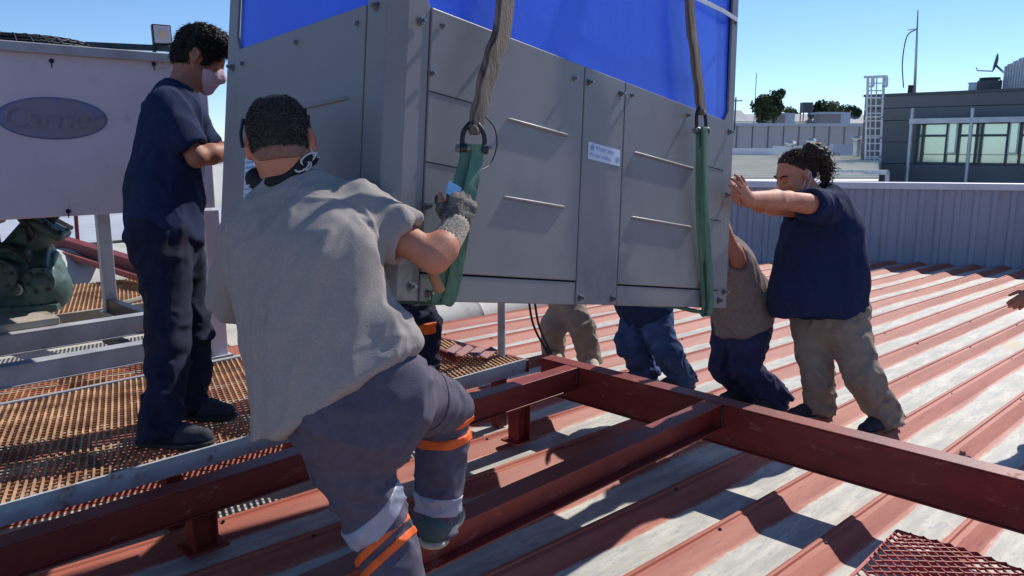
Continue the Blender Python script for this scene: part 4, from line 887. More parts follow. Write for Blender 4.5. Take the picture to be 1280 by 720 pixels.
        for i in range(n):
            c = cl[rg.randint(len(cl))]; v = nrm(rg.normal(size=3)) * (rg.rand() ** .45) * c[3]
            o = b + V3((c[0] * (1.25 - c[2]) + v[0]) * w, (c[1] + v[1]) * w, (c[2] + v[2] * 1.1) * h); s = .14 + .14 * rg.rand(); u = nrm(rg.normal(size=3)); q = nrm(np.cross(u, rg.normal(size=3)))
            k = len(V); V += [o - u * s, o + q * s * .5, o + u * s, o - q * s * .5]; F.append((k, k + 1, k + 2, k + 3))
        mk('crown', V, np.array(F), m, t)
    tree('leafy_tree', 'dark tree beside the thin pole, left of a close pair', 950, 121, 154, 26, 85, M['leaf'], 1)
    tree('leafy_tree', 'taller dark tree, right of the close pair by the thin pole', 967, 114, 154, 30, 88, M['leaf'], 2, 2000)
    tree('leafy_tree', 'low pale olive tree left of the square tank', 990, 133, 154, 22, 120, M['leaf2'], 3)
    tree('leafy_tree', 'dark tree right of the square tank', 1024, 127, 156, 22, 100, M['leaf'], 4)
    tree('leafy_tree', 'olive tree in the middle of the group right of the tank', 1037, 129, 156, 24, 120, M['leaf2'], 5)
    tree('leafy_tree', 'olive tree close to the dark building', 1051, 131, 156, 24, 120, M['leaf2'], 6)
    tree('leafy_tree', 'dark pointed tree touching the dark building', 1068, 134, 158, 18, 110, M['leaf'], 7)
build_background()
# ------------------------------------------------------------------ people
def unit_frame(fwd, up):
    f = nrm(fwd); u = nrm(up - f * np.dot(up, f)); r = np.cross(f, u); return r, f, u      # right, forward, up
def finger_prims(W_, d, n, side, curl=.5, spread=.08, s=1., thumb=.6, k=.004, fat=1.):
    """hand from the wrist W_ towards d, palm facing n; `side` points to the thumb"""
    d = nrm(d); n = nrm(n - d * np.dot(n, d)); t = nrm(side - d * np.dot(side, d) - n * np.dot(side, n)); L_ = []
    for i in range(4):
        x = (1.5 - i) * .019 * s; L_.append(rc(W_ + t * x * .55 + d * .012 * s, W_ + t * x + d * (.082 - .004 * abs(i - 1)) * s, .0135 * s * fat, .0105 * s * fat, .014))
    L_.append(rc(W_ - d * .03 * s, W_ + d * .03 * s, .024 * s, .026 * s, .02, flat=(n, .75)))
    ln = [(.040, .025, .021), (.045, .029, .022), (.042, .027, .022), (.032, .02, .019)]; cv = curl if hasattr(curl, '__len__') else [curl] * 4
    for i in range(4):
        x = (1.5 - i) * .019 * s; p = W_ + t * x + d * (.082 - .004 * abs(i - 1)) * s; a = cv[i] * .7; dd = nrm(d + t * (1.5 - i) * spread)
        r0 = (.0096 if i < 3 else .0085) * s * fat
        for j, l in enumerate(ln[i]):
            v = dd * math.cos(a) + n * math.sin(a); q = p + v * l * s; L_.append(rc(p, q, r0 * (1 - .07 * j), r0 * (1 - .07 * (j + 1)), k)); p = q; a += cv[i] * (1.1 - .15 * i * 0)
    p = W_ + t * .020 * s + d * .018 * s + n * .004; v = nrm(d * .75 + t * .75 + n * thumb * .5); q = p + v * .042 * s; L_.append(rc(p, q, .0145 * s * fat, .0115 * s * fat, .012))
    v2 = nrm(d * .9 + t * .25 + n * thumb); p2 = q + v2 * .030 * s; L_.append(rc(q, p2, .011 * s * fat, .0098 * s * fat, k)); L_.append(rc(p2, p2 + nrm(v2 + n * thumb * .3) * .026 * s, .0098 * s * fat, .008 * s * fat, k))
    return L_
def head_prims(hc, fr, s=1.):
    r, f, u = fr; A = (r, f, u); q = lambda x, y, z: hc + (r * x + f * y + u * z) * s; e = lambda x, y, z, a, b, c, k=.02: el(q(x, y, z), A, (a * s, b * s, c * s), k)
    Ls = [e(0, -.012, .032, .077, .096, .092), e(0, .03, -.02, .066, .068, .085, .03), rc(q(0, .045, -.075), q(0, .078, -.098), .046 * s, .026 * s, .04), e(0, -.02, -.03, .066, .07, .06, .03),
          rc(q(0, .092, .022), q(0, .112, -.022), .009 * s, .014 * s, .012), e(.012, .1, -.027, .009, .011, .008, .006), e(-.012, .1, -.027, .009, .011, .008, .006),
          rc(q(-.036, .082, .036), q(.036, .082, .036), .011 * s, .011 * s, .014), e(.042, .066, -.012, .02, .02, .016, .02), e(-.042, .066, -.012, .02, .02, .016, .02),
          rc(q(-.018, .094, -.056), q(.018, .094, -.056), .0065 * s, .0065 * s, .006), rc(q(-.016, .091, -.067), q(.016, .091, -.067), .0075 * s, .0075 * s, .006),
          e(.031, .078, .014, .014, .012, .009, .004), e(-.031, .078, .014, .014, .012, .009, .004)]
    for sx in (-1, 1):
        er = nrm(r * sx + f * -.35); eu = nrm(u * 1 - f * .22); ef = np.cross(er, eu)
        Ls += [el(q(sx * .085, -.014, -.002), (nrm(er * .9 + ef * .0), nrm(np.cross(eu, er)), eu), (.012 * s, .023 * s, .037 * s), .004), rc(q(sx * .084, -.03, .022), q(sx * .088, -.034, -.012), .006 * s, .006 * s, .006), rc(q(sx * .081, -.004, -.03), q(sx * .083, -.02, -.024), .0075 * s, .0065 * s, .006)]
    subs = [rc(q(-.025, .108, -.0615), q(.025, .108, -.0615), .0055 * s, .0055 * s, .004)] + [el(q(sx * .031, .098, .016), A, (.017 * s, .012 * s, .011 * s), .01) for sx in (-1, 1)] + [el(q(sx * .094, -.014, .0), A, (.006 * s, .010 * s, .018 * s), .006) for sx in (-1, 1)]
    return Ls, subs
def human(name, label, J, res=.007, girth=1., shirt=None, pants=None, skin='skin', group=None, belly=0., sleeves=.72, hem=.02, hands=None, shoe='shoe', sole='sole_dark', folds_s=None, folds_p=None, tuck=0., hips_w=1., legw=1., shoes=True, pant_extra=None, shirt_extra=None, hem_n=None, toes=None, collar=True, head=True, hs=1., arm=1., hollow=True, waist=.09, sleeves_l=None):
    t = thing(name, label, 'person', J['pelvis'] * V3(1, 1, 0) + Z * min(J['an_l'][2], J['an_r'][2]), group)
    up = nrm(J['neck'] - J['pelvis']); side = nrm((J['sh_r'] - J['sh_l']) * .5 + (J['hip_r'] - J['hip_l'])); side = nrm(side - up * np.dot(side, up)); fwd = np.cross(up, side)
    ssd = nrm(J['sh_r'] - J['sh_l']); sf = nrm(np.cross(up, ssd)); pel, nk = J['pelvis'], J['neck']; T = np.linalg.norm(nk - pel); g = girth
    bend = J.get('bend', V3(0, 0, 0)); W1 = pel + (nk - pel) * .34 + bend; W2 = pel + (nk - pel) * .68 + bend * .8
    hfr = unit_frame(J['hf'], J['hu']); hc = J['head']
    def torso(o, lo=None):
        o = o; q = [rc(pel - up * .03, W1, (.152 + o) * g * hips_w, (.138 + o) * g, .05, (fwd, .74)), rc(W1, W2, (.138 + o) * g, (.158 + o) * g, .06, (nrm(fwd + sf), .70)), rc(W2, W2 + (nk - W2) * .5, (.158 + o) * g, (.13 + o) * g, .06, (sf, .66)),
             rc(nk - up * .065, J['sh_l'] - up * .005, .056 + o, .058 + o, .05), rc(nk - up * .065, J['sh_r'] - up * .005, .056 + o, .058 + o, .05)]
        if belly: q.append(el(W1 + fwd * .06 * belly, (side, fwd, up), ((.15 + o) * g, (.12 + o) * (1 + .3 * belly), .17), .06))
        return q
    body = torso(-.012)
    for s, sg in (('l', -1), ('r', 1)):
        sh, e_, w = J['sh_' + s], J['el_' + s], J['wr_' + s]; fa = nrm(w - e_)
        body += [rc(sh, e_, .053 * arm, .041 * arm, .04), rc(e_, e_ + (w - e_) * .35, .041 * arm, .044 * arm, .02), rc(e_ + (w - e_) * .35, w, .044 * arm, .029 * arm, .02)]
        h, kn, an = J['hip_' + s], J['kn_' + s], J['an_' + s]; body += [rc(h, kn, .082, .052, .04), rc(kn, an, .05, .036, .02), rc(an, an - Z * .04 + J['toe_' + s] * .1, .034, .026, .02)]
        hd = (hands or {}).get(s) or {}
        body += finger_prims(w, hd.get('d', w - e_), hd.get('n', -side * sg), hd.get('side', fwd), hd.get('curl', .35), hd.get('spread', .06), hd.get('s', 1.0), hd.get('thumb', .5))
    hp, hsub = head_prims(hc, hfr, hs); r_, f_, u_ = hfr
    body += hp + [rc(nk - up * .06, hc - u_ * .05 - f_ * .02, .064, .058, .035)]
    soft('body', body, res, M[skin], t, subs=hsub)
    def sub_ends(): return []
    # shirt
    if shirt:
        hp_ = pel - up * hem; hn = nrm(-up if hem_n is None else hem_n); cut = (hp_, hn); so = .016
        pr = []
        for p in torso(so):
            p['cut'] = cut; pr.append(p)
        pr.append(rc(W1, hp_ - up * .04, (.165 + .0) * g, (.182) * g * hips_w, .06, (fwd, .80), cut))
        subs = [rc(hp_ - hn * .022, hp_ + hn * .1, .150 * g * hips_w, .165 * g * hips_w, .0, (fwd, .74))] if hollow else []
        pr.append(rc(nk - up * .06, nk + (hc - nk) * .04, .080, .070, .03))
        for s in 'lr':
            sh, e_ = J['sh_' + s], J['el_' + s]; v = nrm(e_ - sh); end = sh + (e_ - sh) * (sleeves_l if s == 'l' and sleeves_l else sleeves)
            pr.append(rc(sh, end + v * .02, .072 * max(1, arm * .95), .074 * max(1, arm), .035, None, (end, v))); subs.append(rc(end - v * .02, end + v * .08, .054 * max(1, arm), .060 * max(1, arm), .0))
        cn = nk + (hc - nk) * .0; cu_ = nrm(hc - nk); subs.append(rc(cn, cn + cu_ * .1, .066, .075, .0))
        if shirt_extra: pr += shirt_extra(locals())
        soft('shirt', pr, res, M[shirt], t, subs=subs, folds=folds_s or (lambda V: fold(V, .017, up, 8, 2.0, 1) + fold(V, .012, up + side * .7, 15, 3.5, 4) + sum(fold(V, .022, (J['el_' + s] - J['sh_' + s]) + up * .6, 18, 5, 6, cen=J['sh_' + s] - up * .1, rad=.16) for s in 'lr') + fold(V, .018, side + up * .3, 14, 4, 9, cen=pel, rad=.2)))
    if pants:
        def legs(o): 
            pr = []
            for s in 'lr':
                h, kn, an = J['hip_' + s], J['kn_' + s], J['an_' + s]; v = nrm(an - kn); end = an + v * .055
                pr += [rc(h, kn, (.098 + o) * legw, (.074 + o) * legw, .04), rc(kn, end + v * .02, (.074 + o) * legw, (.064 + o) * legw, .02, None, (end, v))]
            return pr
        wt = pel + up * waist; pr = legs(0) + [rc(pel - up * .04, pel + up * .08, .158 * g * hips_w, .146 * g, .05, (fwd, .78), (wt, up))]
        for s in 'lr': pr.append(el(J['hip_' + s] - fwd * .05 + up * .02, (side, fwd, up), (.09, .085, .1), .05))
        if pant_extra: pr += pant_extra(locals())
        def pf(V):
            d = fold(V, .012, side, 10, 4, 7) * .6
            for s in 'lr':
                ax = nrm(J['an_' + s] - J['kn_' + s]); cr = nrm(np.cross(ax, fwd)); d = d + fold(V, .030, cr + ax * .45, 20, 4, 3, cen=J['kn_' + s], rad=.15) + fold(V, .034, cr - ax * .3, 24, 5, 5, cen=J['an_' + s], rad=.19) + fold(V, .026, cr + ax * .7, 16, 4, 8, cen=J['hip_' + s], rad=.18) + fold(V, .010, ax + cr * .2, 14, 3, 2)
            return d
        FP = folds_p or pf
        soft('trousers', pr, res, M[pants], t, ff=FP)
        t_legs = legs
    if shoes:
        for s in 'lr':
            an = J['an_' + s]; tv = J['toe_' + s]; tv = nrm(tv); gz = J.get('sole_' + s, an[2] - .085); fl = J.get('foot_up_' + s, Z); b = V3(an[0], an[1], 0) + Z * gz if 'sole_' + s in J or True else an
            pt = lambda a, z: V3(an[0], an[1], gz) + tv * a + fl * z
            so = soft('shoe', [rc(pt(-.05, .05), pt(.09, .042), .046, .045, .02), rc(pt(.085, .04), pt(.165, .034), .043, .036, .03), rc(pt(-.03, .06), an + Z * .0, .046, .046, .03)], .007, M[shoe], t, cuts=[(pt(0, .02), -fl)])
            soft('sole', [rc(pt(-.055, .014), pt(.10, .014), .047, .05, .02, (fl, .4)), rc(pt(.09, .014), pt(.17, .016), .047, .040, .03, (fl, .4))], .006, M[sole], so, cuts=[(pt(0, .001), -fl), (pt(0, .024), fl)])
    return t, dict(hfr=hfr, hc=hc, up=up, side=side, fwd=fwd, pel=pel)
def hair_cap(t, hc, fr, m, th=.012, front=.055, low=-.03, back=-.07, res=.005, s=1., disp=.004, extra=None, name='hair', extra_subs=None, comb=None, fz=.02, fn=(.9, -.45)):
    r, f, u = fr; A = (r, f, u); q = lambda x, y, z: hc + (r * x + f * y + u * z) * s
    pr = [el(q(0, -.012, .034), A, ((.077 + th) * s, (.096 + th) * s, (.092 + th) * s), .02), el(q(0, -.03, -.02), A, ((.070 + th * .6) * s, (.075 + th * .6) * s, (.075 + th * .6) * s), .02)]
    if extra: pr += extra(q, A)
    subs = [el(q(0, .11, -.02), A, (.085 * s, .075 * s, .085 * s), .02)] + [el(q(sx * .088, .0, -.018), A, (.02 * s, .032 * s, .042 * s), .01) for sx in (-1, 1)]
    if extra_subs: subs += extra_subs(q, A)
    cuts = [(q(0, front, fz), nrm(f * fn[0] + u * fn[1])), (q(0, -.09, back), nrm(-u * .95 + f * .10))]
    return soft(name, pr, res, m, t, subs=subs, cuts=cuts, folds=lambda V: disp * (vnoise(V * 70) - .5) * 2 + disp * .6 * (vnoise(V * 160) - .5) * 2 if comb is None else fold(V, disp * 1.6, comb, 75, 8, 3))
def strands(hair_o, m, parent, n, ln, up, seed=0, wid=.0012, name='strands', sel=None, flow=None, curl=0.):
    """short hairs as thin blades standing on a hair mesh"""
    rg = np.random.RandomState(seed); me = hair_o.data; base = rootloc(hair_o); V0 = np.array([v.co for v in me.vertices]) + base; Fp = np.array([p.vertices[:] for p in me.polygons]); Nn = vnormals(V0, Fp)
    ids = rg.randint(len(Fp), size=n); w = rg.dirichlet((1, 1, 1, 1), n); p = (V0[Fp[ids]] * w[:, :, None]).sum(1); nn = Nn[Fp[ids, 0]]
    if sel is not None: k = sel(p); p, nn = p[k], nn[k]
    n = len(p); fl = np.zeros((n, 3)) if flow is None else flow(p, nn); d = nn * up + fl + rg.normal(0, .25, (n, 3)); d /= np.linalg.norm(d, axis=1)[:, None]; x = np.cross(d, rg.normal(size=(n, 3))); x /= np.linalg.norm(x, axis=1)[:, None]
    l = ln * (.5 + rg.rand(n))[:, None]; p = p - nn * .001; V = np.stack([p - x * wid, p + x * wid, p + d * l], 1).reshape(-1, 3); return mk(name, V, np.arange(n * 3).reshape(-1, 3), m, parent, kind='stuff')

# --- the man in the grey T-shirt, seen from behind, leaning on the sling
def front_man():
    J = dict(head=P(351, 180, 2.10), neck=P(358, 238, 2.13), hf=V3(-.16, .95, -.30), hu=V3(-.16, .28, 1.),
             sh_r=P(446, 264, 2.12), el_r=P(543, 322, 2.08), wr_r=P(568, 288, 2.15), sh_l=P(312, 300, 2.13), el_l=P(293, 378, 2.28), wr_l=P(350, 338, 2.44),
             pelvis=P(452, 494, 2.00), hip_r=P(490, 496, 2.03), hip_l=P(412, 520, 1.99), kn_r=P(556, 510, 2.36), an_r=P(547, 645, 2.40), kn_l=P(474, 655, 2.10), an_l=P(536, 860, 2.06), toe_r=nrm(V3(.12, 1, 0)), toe_l=nrm(V3(.25, 1, 0)))
    J['sole_r'] = ZT + .001; J['an_r'][2] = ZT + .085; J['an_l'][2] = roofz(J['an_l']) + .125
    J['bend'] = V3(-.03, -.02, 0)
    sl = onface(577, 266, .10)
    hand_d = nrm(onface(581, 250, .13) - J['wr_r'])
    def fs(V):
        dn = nrm(P(330, 520, 2.1) - P(400, 230, 2.1)); return fold(V, .013, dn, 7, .9, 2) + fold(V, .009, dn + V3(.2, 0, 0), 16, 1.8, 5) + fold(V, .005, dn + V3(-.3, 0, .2), 34, 4, 12) + fold(V, .016, P(480, 440, 2.1) - P(400, 250, 2.1), 13, 3, 6, cen=P(455, 270, 2.0), rad=.16) + fold(V, .020, V3(1, 0, .35), 14, 4, 9, cen=P(510, 440, 1.97), rad=.12)
    def extra(l):   # loose cotton at the lower left, gathered lump at the right hip
        return [rc(P(395, 330, 1.98), P(390, 540, 1.99), .14, .15, .06, (l['fwd'], .66), l['cut']), rc(P(322, 300, 2.05), P(360, 520, 1.95), .065, .055, .06, None, l['cut']), rc(P(392, 450, 1.99), P(402, 550, 1.955), .085, .088, .05, None, l['cut']), rc(P(480, 420, 2.0), P(503, 440, 2.0), .055, .045, .05, None, l['cut'])]
    def pockets(l):
        q = l; return [rc(P(470, 530, 1.93), P(505, 520, 1.95), .045, .045, .03, (V3(.1, -.99, 0), .5))]
    def fp(V):
        d = 0
        for s in 'lr':
            ax = nrm(J['an_' + s] - J['kn_' + s]); cr = nrm(np.cross(ax, V3(0, 1, 0))); hx = nrm(J['kn_' + s] - J['hip_' + s])
            d = d + fold(V, .022, cr + ax * .45, 19, 4, 3, cen=J['kn_' + s], rad=.15) + fold(V, .026, cr - ax * .3, 22, 5, 5, cen=J['an_' + s], rad=.18) + fold(V, .028, np.cross(hx, V3(0, 1, 0)) + hx * .6, 15, 3.5, 8, cen=J['hip_' + s] + hx * .12, rad=.19)
        return d + fold(V, .010, V3(.3, .2, 1), 15, 3, 1)
    t, I = human('person', 'man in a grey T-shirt seen from behind, gloved hand gripping the green sling', J, res=.0058, girth=.96, hollow=False, waist=.03, shirt='tee_grey', pants='pants_grey', skin='skin', sleeves=.64, sleeves_l=1.02, hem=-.048, hem_n=nrm(P(552, 690, 2.1) - P(430, 500, 2.1)), hips_w=1.0, legw=1.03, shoe='shoe_teal', sole='sole', folds_s=fs, folds_p=fp, shirt_extra=extra, pant_extra=pockets, hs=.97, arm=.98,
        hands=dict(r=dict(d=hand_d, n=nrm(V3(-.25, .95, .0)), side=nrm(V3(-.6, .1, .8)), curl=1.1, s=1.02), l=dict(curl=.6)))
    hfr, hc = I['hfr'], I['hc']; r, f, u = hfr
    # glove on the right hand
    w = J['wr_r']; d = hand_d
    gl = soft('glove', finger_prims(w, d, nrm(V3(-.25, .95, .0)), nrm(V3(-.6, .1, .8)), [.95, 1.0, 1.05, 1.1], .05, 1.04, .7, .007, 1.22), .0042, M['glove'], t, folds=lambda V: .004 * (vnoise(V * 55) - .5) + .003 * (vnoise(V * 150) - .5))
    fa = nrm(w - J['el_r']); soft('cuff', [rc(w - fa * .052, w + d * .012, .041, .037, .01, None, [(w - fa * .05, -fa)])], .0042, M['glovecuff'], gl, folds=lambda V: .0022 * np.sin(np.arctan2((V - w) @ nrm(np.cross(fa, Z)), (V - w) @ nrm(np.cross(fa, np.cross(fa, Z)))) * 22))
    # hair: close cropped, thin on the crown
    h = hair_cap(t, hc, hfr, M['hair_grey'], th=.004, front=.06, back=-.035, res=.0045, s=1.0, disp=.0015, extra_subs=lambda q, A: [el(q(.004, -.062, .118), A, (.036, .034, .026), .0), el(q(-.008, -.03, .13), A, (.026, .034, .022), .0)] + [el(q(sx * .09, -.015, -.005), A, (.024, .036, .046), .004) for sx in (-1, 1)])
    hair_cap(t, hc, hfr, M['stubble'], th=.0008, front=.045, back=-.066, res=.0045, s=1.0, disp=.0006, name='stubble')
    cr = hc + (u * .124 - f * .055)
    keep = lambda p: (np.linalg.norm(p - cr, axis=1) > .030 + .05 * np.random.RandomState(3).rand(len(p)) * (np.random.RandomState(4).rand(len(p)) > .3))
    strands(h, M['hair'], h, 15000, .0058, .7, 1, .0009, sel=keep, flow=lambda p, n: np.tile(-u * .3 - f * .2, (len(p), 1)))
    strands(h, M['hair_tip'], h, 9000, .0064, .8, 2, .0008, sel=keep, flow=lambda p, n: np.tile(-u * .3 - f * .2, (len(p), 1)))
    # sunglasses pushed up, temple down the left side
    L3 = lambda x, y, z: hc + (r * x + f * y + u * z) * 1.0
    g = MB(); g.tube(spl([L3(-.092, -.045, -.012), L3(-.096, -.02, .030), L3(-.093, .03, .085)], 6), .0045, 6); gla = g.build('sunglasses', M['black'], t, smooth=True)
    MB().tube(spl([L3(-.093, .03, .085), L3(-.082, .06, .088), L3(0, .095, .098), L3(.08, .06, .088)], 6), .006, 6).build('front_bar', M['black'], gla, smooth=True)
    for sx in (-1, 1): MB().box(L3(sx * .042, .085, .098), nrm(r - f * .25 * sx), nrm(f + u * .5), nrm(u - f * .5), .034, .003, .021).build('lens', M['black'], gla, bevel=.002)
    # bandana round the neck
    nk = J['neck']; c = nk + (hc - nk) * .42 - f * .006; ax = nrm((hc - nk) - r * .045 - f * .02); x = nrm(np.cross(ax, f)); y = np.cross(x, ax); rad = .079
    loop = [c + (x * math.cos(a) + y * math.sin(a)) * rad * (1 + .04 * math.sin(3 * a)) + ax * .010 * math.sin(2 * a + .5) for a in np.linspace(0, 2 * math.pi, 40, endpoint=False)]
    sc_ = MB().tube(loop, [.021 + .004 * math.sin(5 * i * .16) for i in range(40)], 12, closed=True); so = sc_.build('neck_scarf', M['scarf'], t, smooth=True)
    rg = np.random.RandomState(8)
    for k in range(16):
        i = int(rg.randint(40)); an = rg.rand() * 6.28; o = loop[i]; out = nrm(o - c); q = o + out * .0205 + ax * rg.uniform(-.012, .012); tx = nrm(np.cross(ax, out)); pts = [q + tx * .012 * math.cos(b) * (1 + .3 * k % 2) + ax * .010 * math.sin(b) + out * -.002 * abs(math.sin(b)) for b in np.linspace(an, an + 3.6, 8)]
        MB().tube(pts, .0028, 5).build('print', M['scarf_w'], so, smooth=True)
    # tape bands on the trousers
    def band(s, seg, f0, f1, m, nm, rad, tilt=V3(0, 0, 0)):
        a, b = (J['hip_' + s], J['kn_' + s]) if seg == 't' else (J['kn_' + s], J['an_' + s]); v = nrm(b - a); vt = nrm(v + tilt); p, q = a + (b - a) * f0, a + (b - a) * f1
        soft(nm, [rc(p - v * .03, q + v * .03, rad, rad, .0)], .0045, M[m], t, cuts=[(p, -vt), (q, vt)], ff=lambda V: fp(V) + .0015)
    lw = 1.03
    R1 = lambda f0: (.074 + (.064 - .074) * f0) * lw + .002
    band('l', 't', .80, .98, 'reflect', 'reflective_band', .0845, V3(.35, 0, .25))
    band('l', 's', .07, .125, 'orange', 'orange_band', R1(.08) + .003, V3(.3, 0, .25)); band('l', 's', .17, .225, 'orange', 'orange_band', R1(.2) + .003, V3(.3, 0, .25))
    band('r', 's', .08, .16, 'orange', 'orange_band', R1(.1) + .004, V3(.12, 0, .1)); band('r', 's', .24, .33, 'orange', 'orange_band', R1(.25) + .003, V3(.12, 0, .1)); band('r', 's', .80, .98, 'reflect', 'reflective_band', R1(.9) + .001)
    # cargo pockets
    def patch(nm, prims, cuts): soft(nm, prims, .0045, M['pants_grey'], t, cuts=cuts, ff=lambda V: fp(V) + .004)
    a, b = J['hip_r'], J['kn_r']; v = nrm(b - a); p, q = a + (b - a) * .45, a + (b - a) * .86; sdv = nrm(np.cross(v, Z)); sdv = sdv if sdv[0] > 0 else -sdv
    patch('cargo_pocket', [rc(a, b, .098 * lw, .074 * lw, 0)], [(p, -v), (q, v), (a + sdv * .045, -sdv)])
    a, b = J['hip_l'], J['kn_l']; v = nrm(b - a); p, q = a + (b - a) * .30, a + (b - a) * .72
    patch('cargo_pocket', [rc(a, b, .098 * lw, .074 * lw, 0)], [(p, -v), (q, v), (a - V3(.045, 0, 0), V3(1, 0, 0))])
    # trouser seams and the hem stitching
    def seam(pts, nm='seam'): MB().tube(spl([P(*q) for q in pts], 5), .002, 5).build(nm, M['seam'], t, smooth=True)
front_man()
# --- the young man in navy on the walkway
def left_man():
    wz = WZ + .006
    J = dict(head=P(250, 72, 3.42), neck=P(222, 118, 3.36), hf=V3(.80, .25, -.52), hu=V3(.42, .15, .9), sh_r=P(205, 138, 3.22), el_r=P(246, 197, 3.24), wr_r=P(296, 185, 3.42), sh_l=P(232, 140, 3.56), el_l=P(262, 195, 3.62), wr_l=P(300, 180, 3.62),
             pelvis=P(211, 292, 3.33), hip_r=P(203, 302, 3.25), hip_l=P(221, 303, 3.42), kn_r=P(212, 428, 3.17), an_r=P(202, 543, 3.10), kn_l=P(240, 418, 3.42), an_l=P(238, 520, 3.42), toe_r=nrm(V3(.95, .02, 0)), toe_l=nrm(V3(1, -.1, 0)))
    for s in 'lr': J['an_' + s][2] = wz + .085
    J['bend'] = V3(-.03, .0, 0)
    t, I = human('person', 'young man in navy T-shirt and lilac face mask standing on the grating', J, res=.008, girth=.93, shirt='tee_navy', pants='pants_navy', skin='skin2', sleeves=.80, hem=.02, legw=1.05, hands=dict(r=dict(curl=.4), l=dict(curl=.4)), arm=.95, shoe='shoe',
                 shirt_extra=lambda l: [rc(P(212, 200, 3.33), P(203, 300, 3.33), .11, .13, .06, (l['side'], .9), l['cut'])])
    hfr, hc = I['hfr'], I['hc']; r, f, u = hfr; q = lambda x, y, z: hc + r * x + f * y + u * z
    h = hair_cap(t, hc, hfr, M['hair'], th=.016, front=.075, back=-.075, res=.006, disp=.006, extra=lambda q_, A: [el(q_(0, .03, .095), A, (.07, .07, .045), .03)])
    strands(h, M['hair'], h, 6000, .017, .45, 3, .0015, flow=lambda p, n: np.tile(f * .45 - u * .25, (len(p), 1)))
    mk_ = soft('face_mask', [el(q(0, .045, -.045), (r, f, u), (.066, .078, .058), .02), rc(q(0, .09, .0), q(0, .118, -.03), .016, .020, .02), rc(q(0, .07, -.08), q(0, .085, -.1), .045, .03, .03)], .006, M['mask_pink'], t, cuts=[(q(0, .022, -.05), nrm(-f + u * .1)), (q(0, .06, .002), nrm(u - f * .1))], folds=lambda V: fold(V, .004, r, 60, 6, 2))
    for sx in (-1, 1): MB().tube(spl([q(sx * .066, .03, -.01), q(sx * .080, -.005, .025), q(sx * .088, -.03, .012), q(sx * .082, -.02, -.03), q(sx * .062, .025, -.075)], 6), .0018, 5).build('ear_loop', M['mask_pink'], mk_, smooth=True)
left_man()
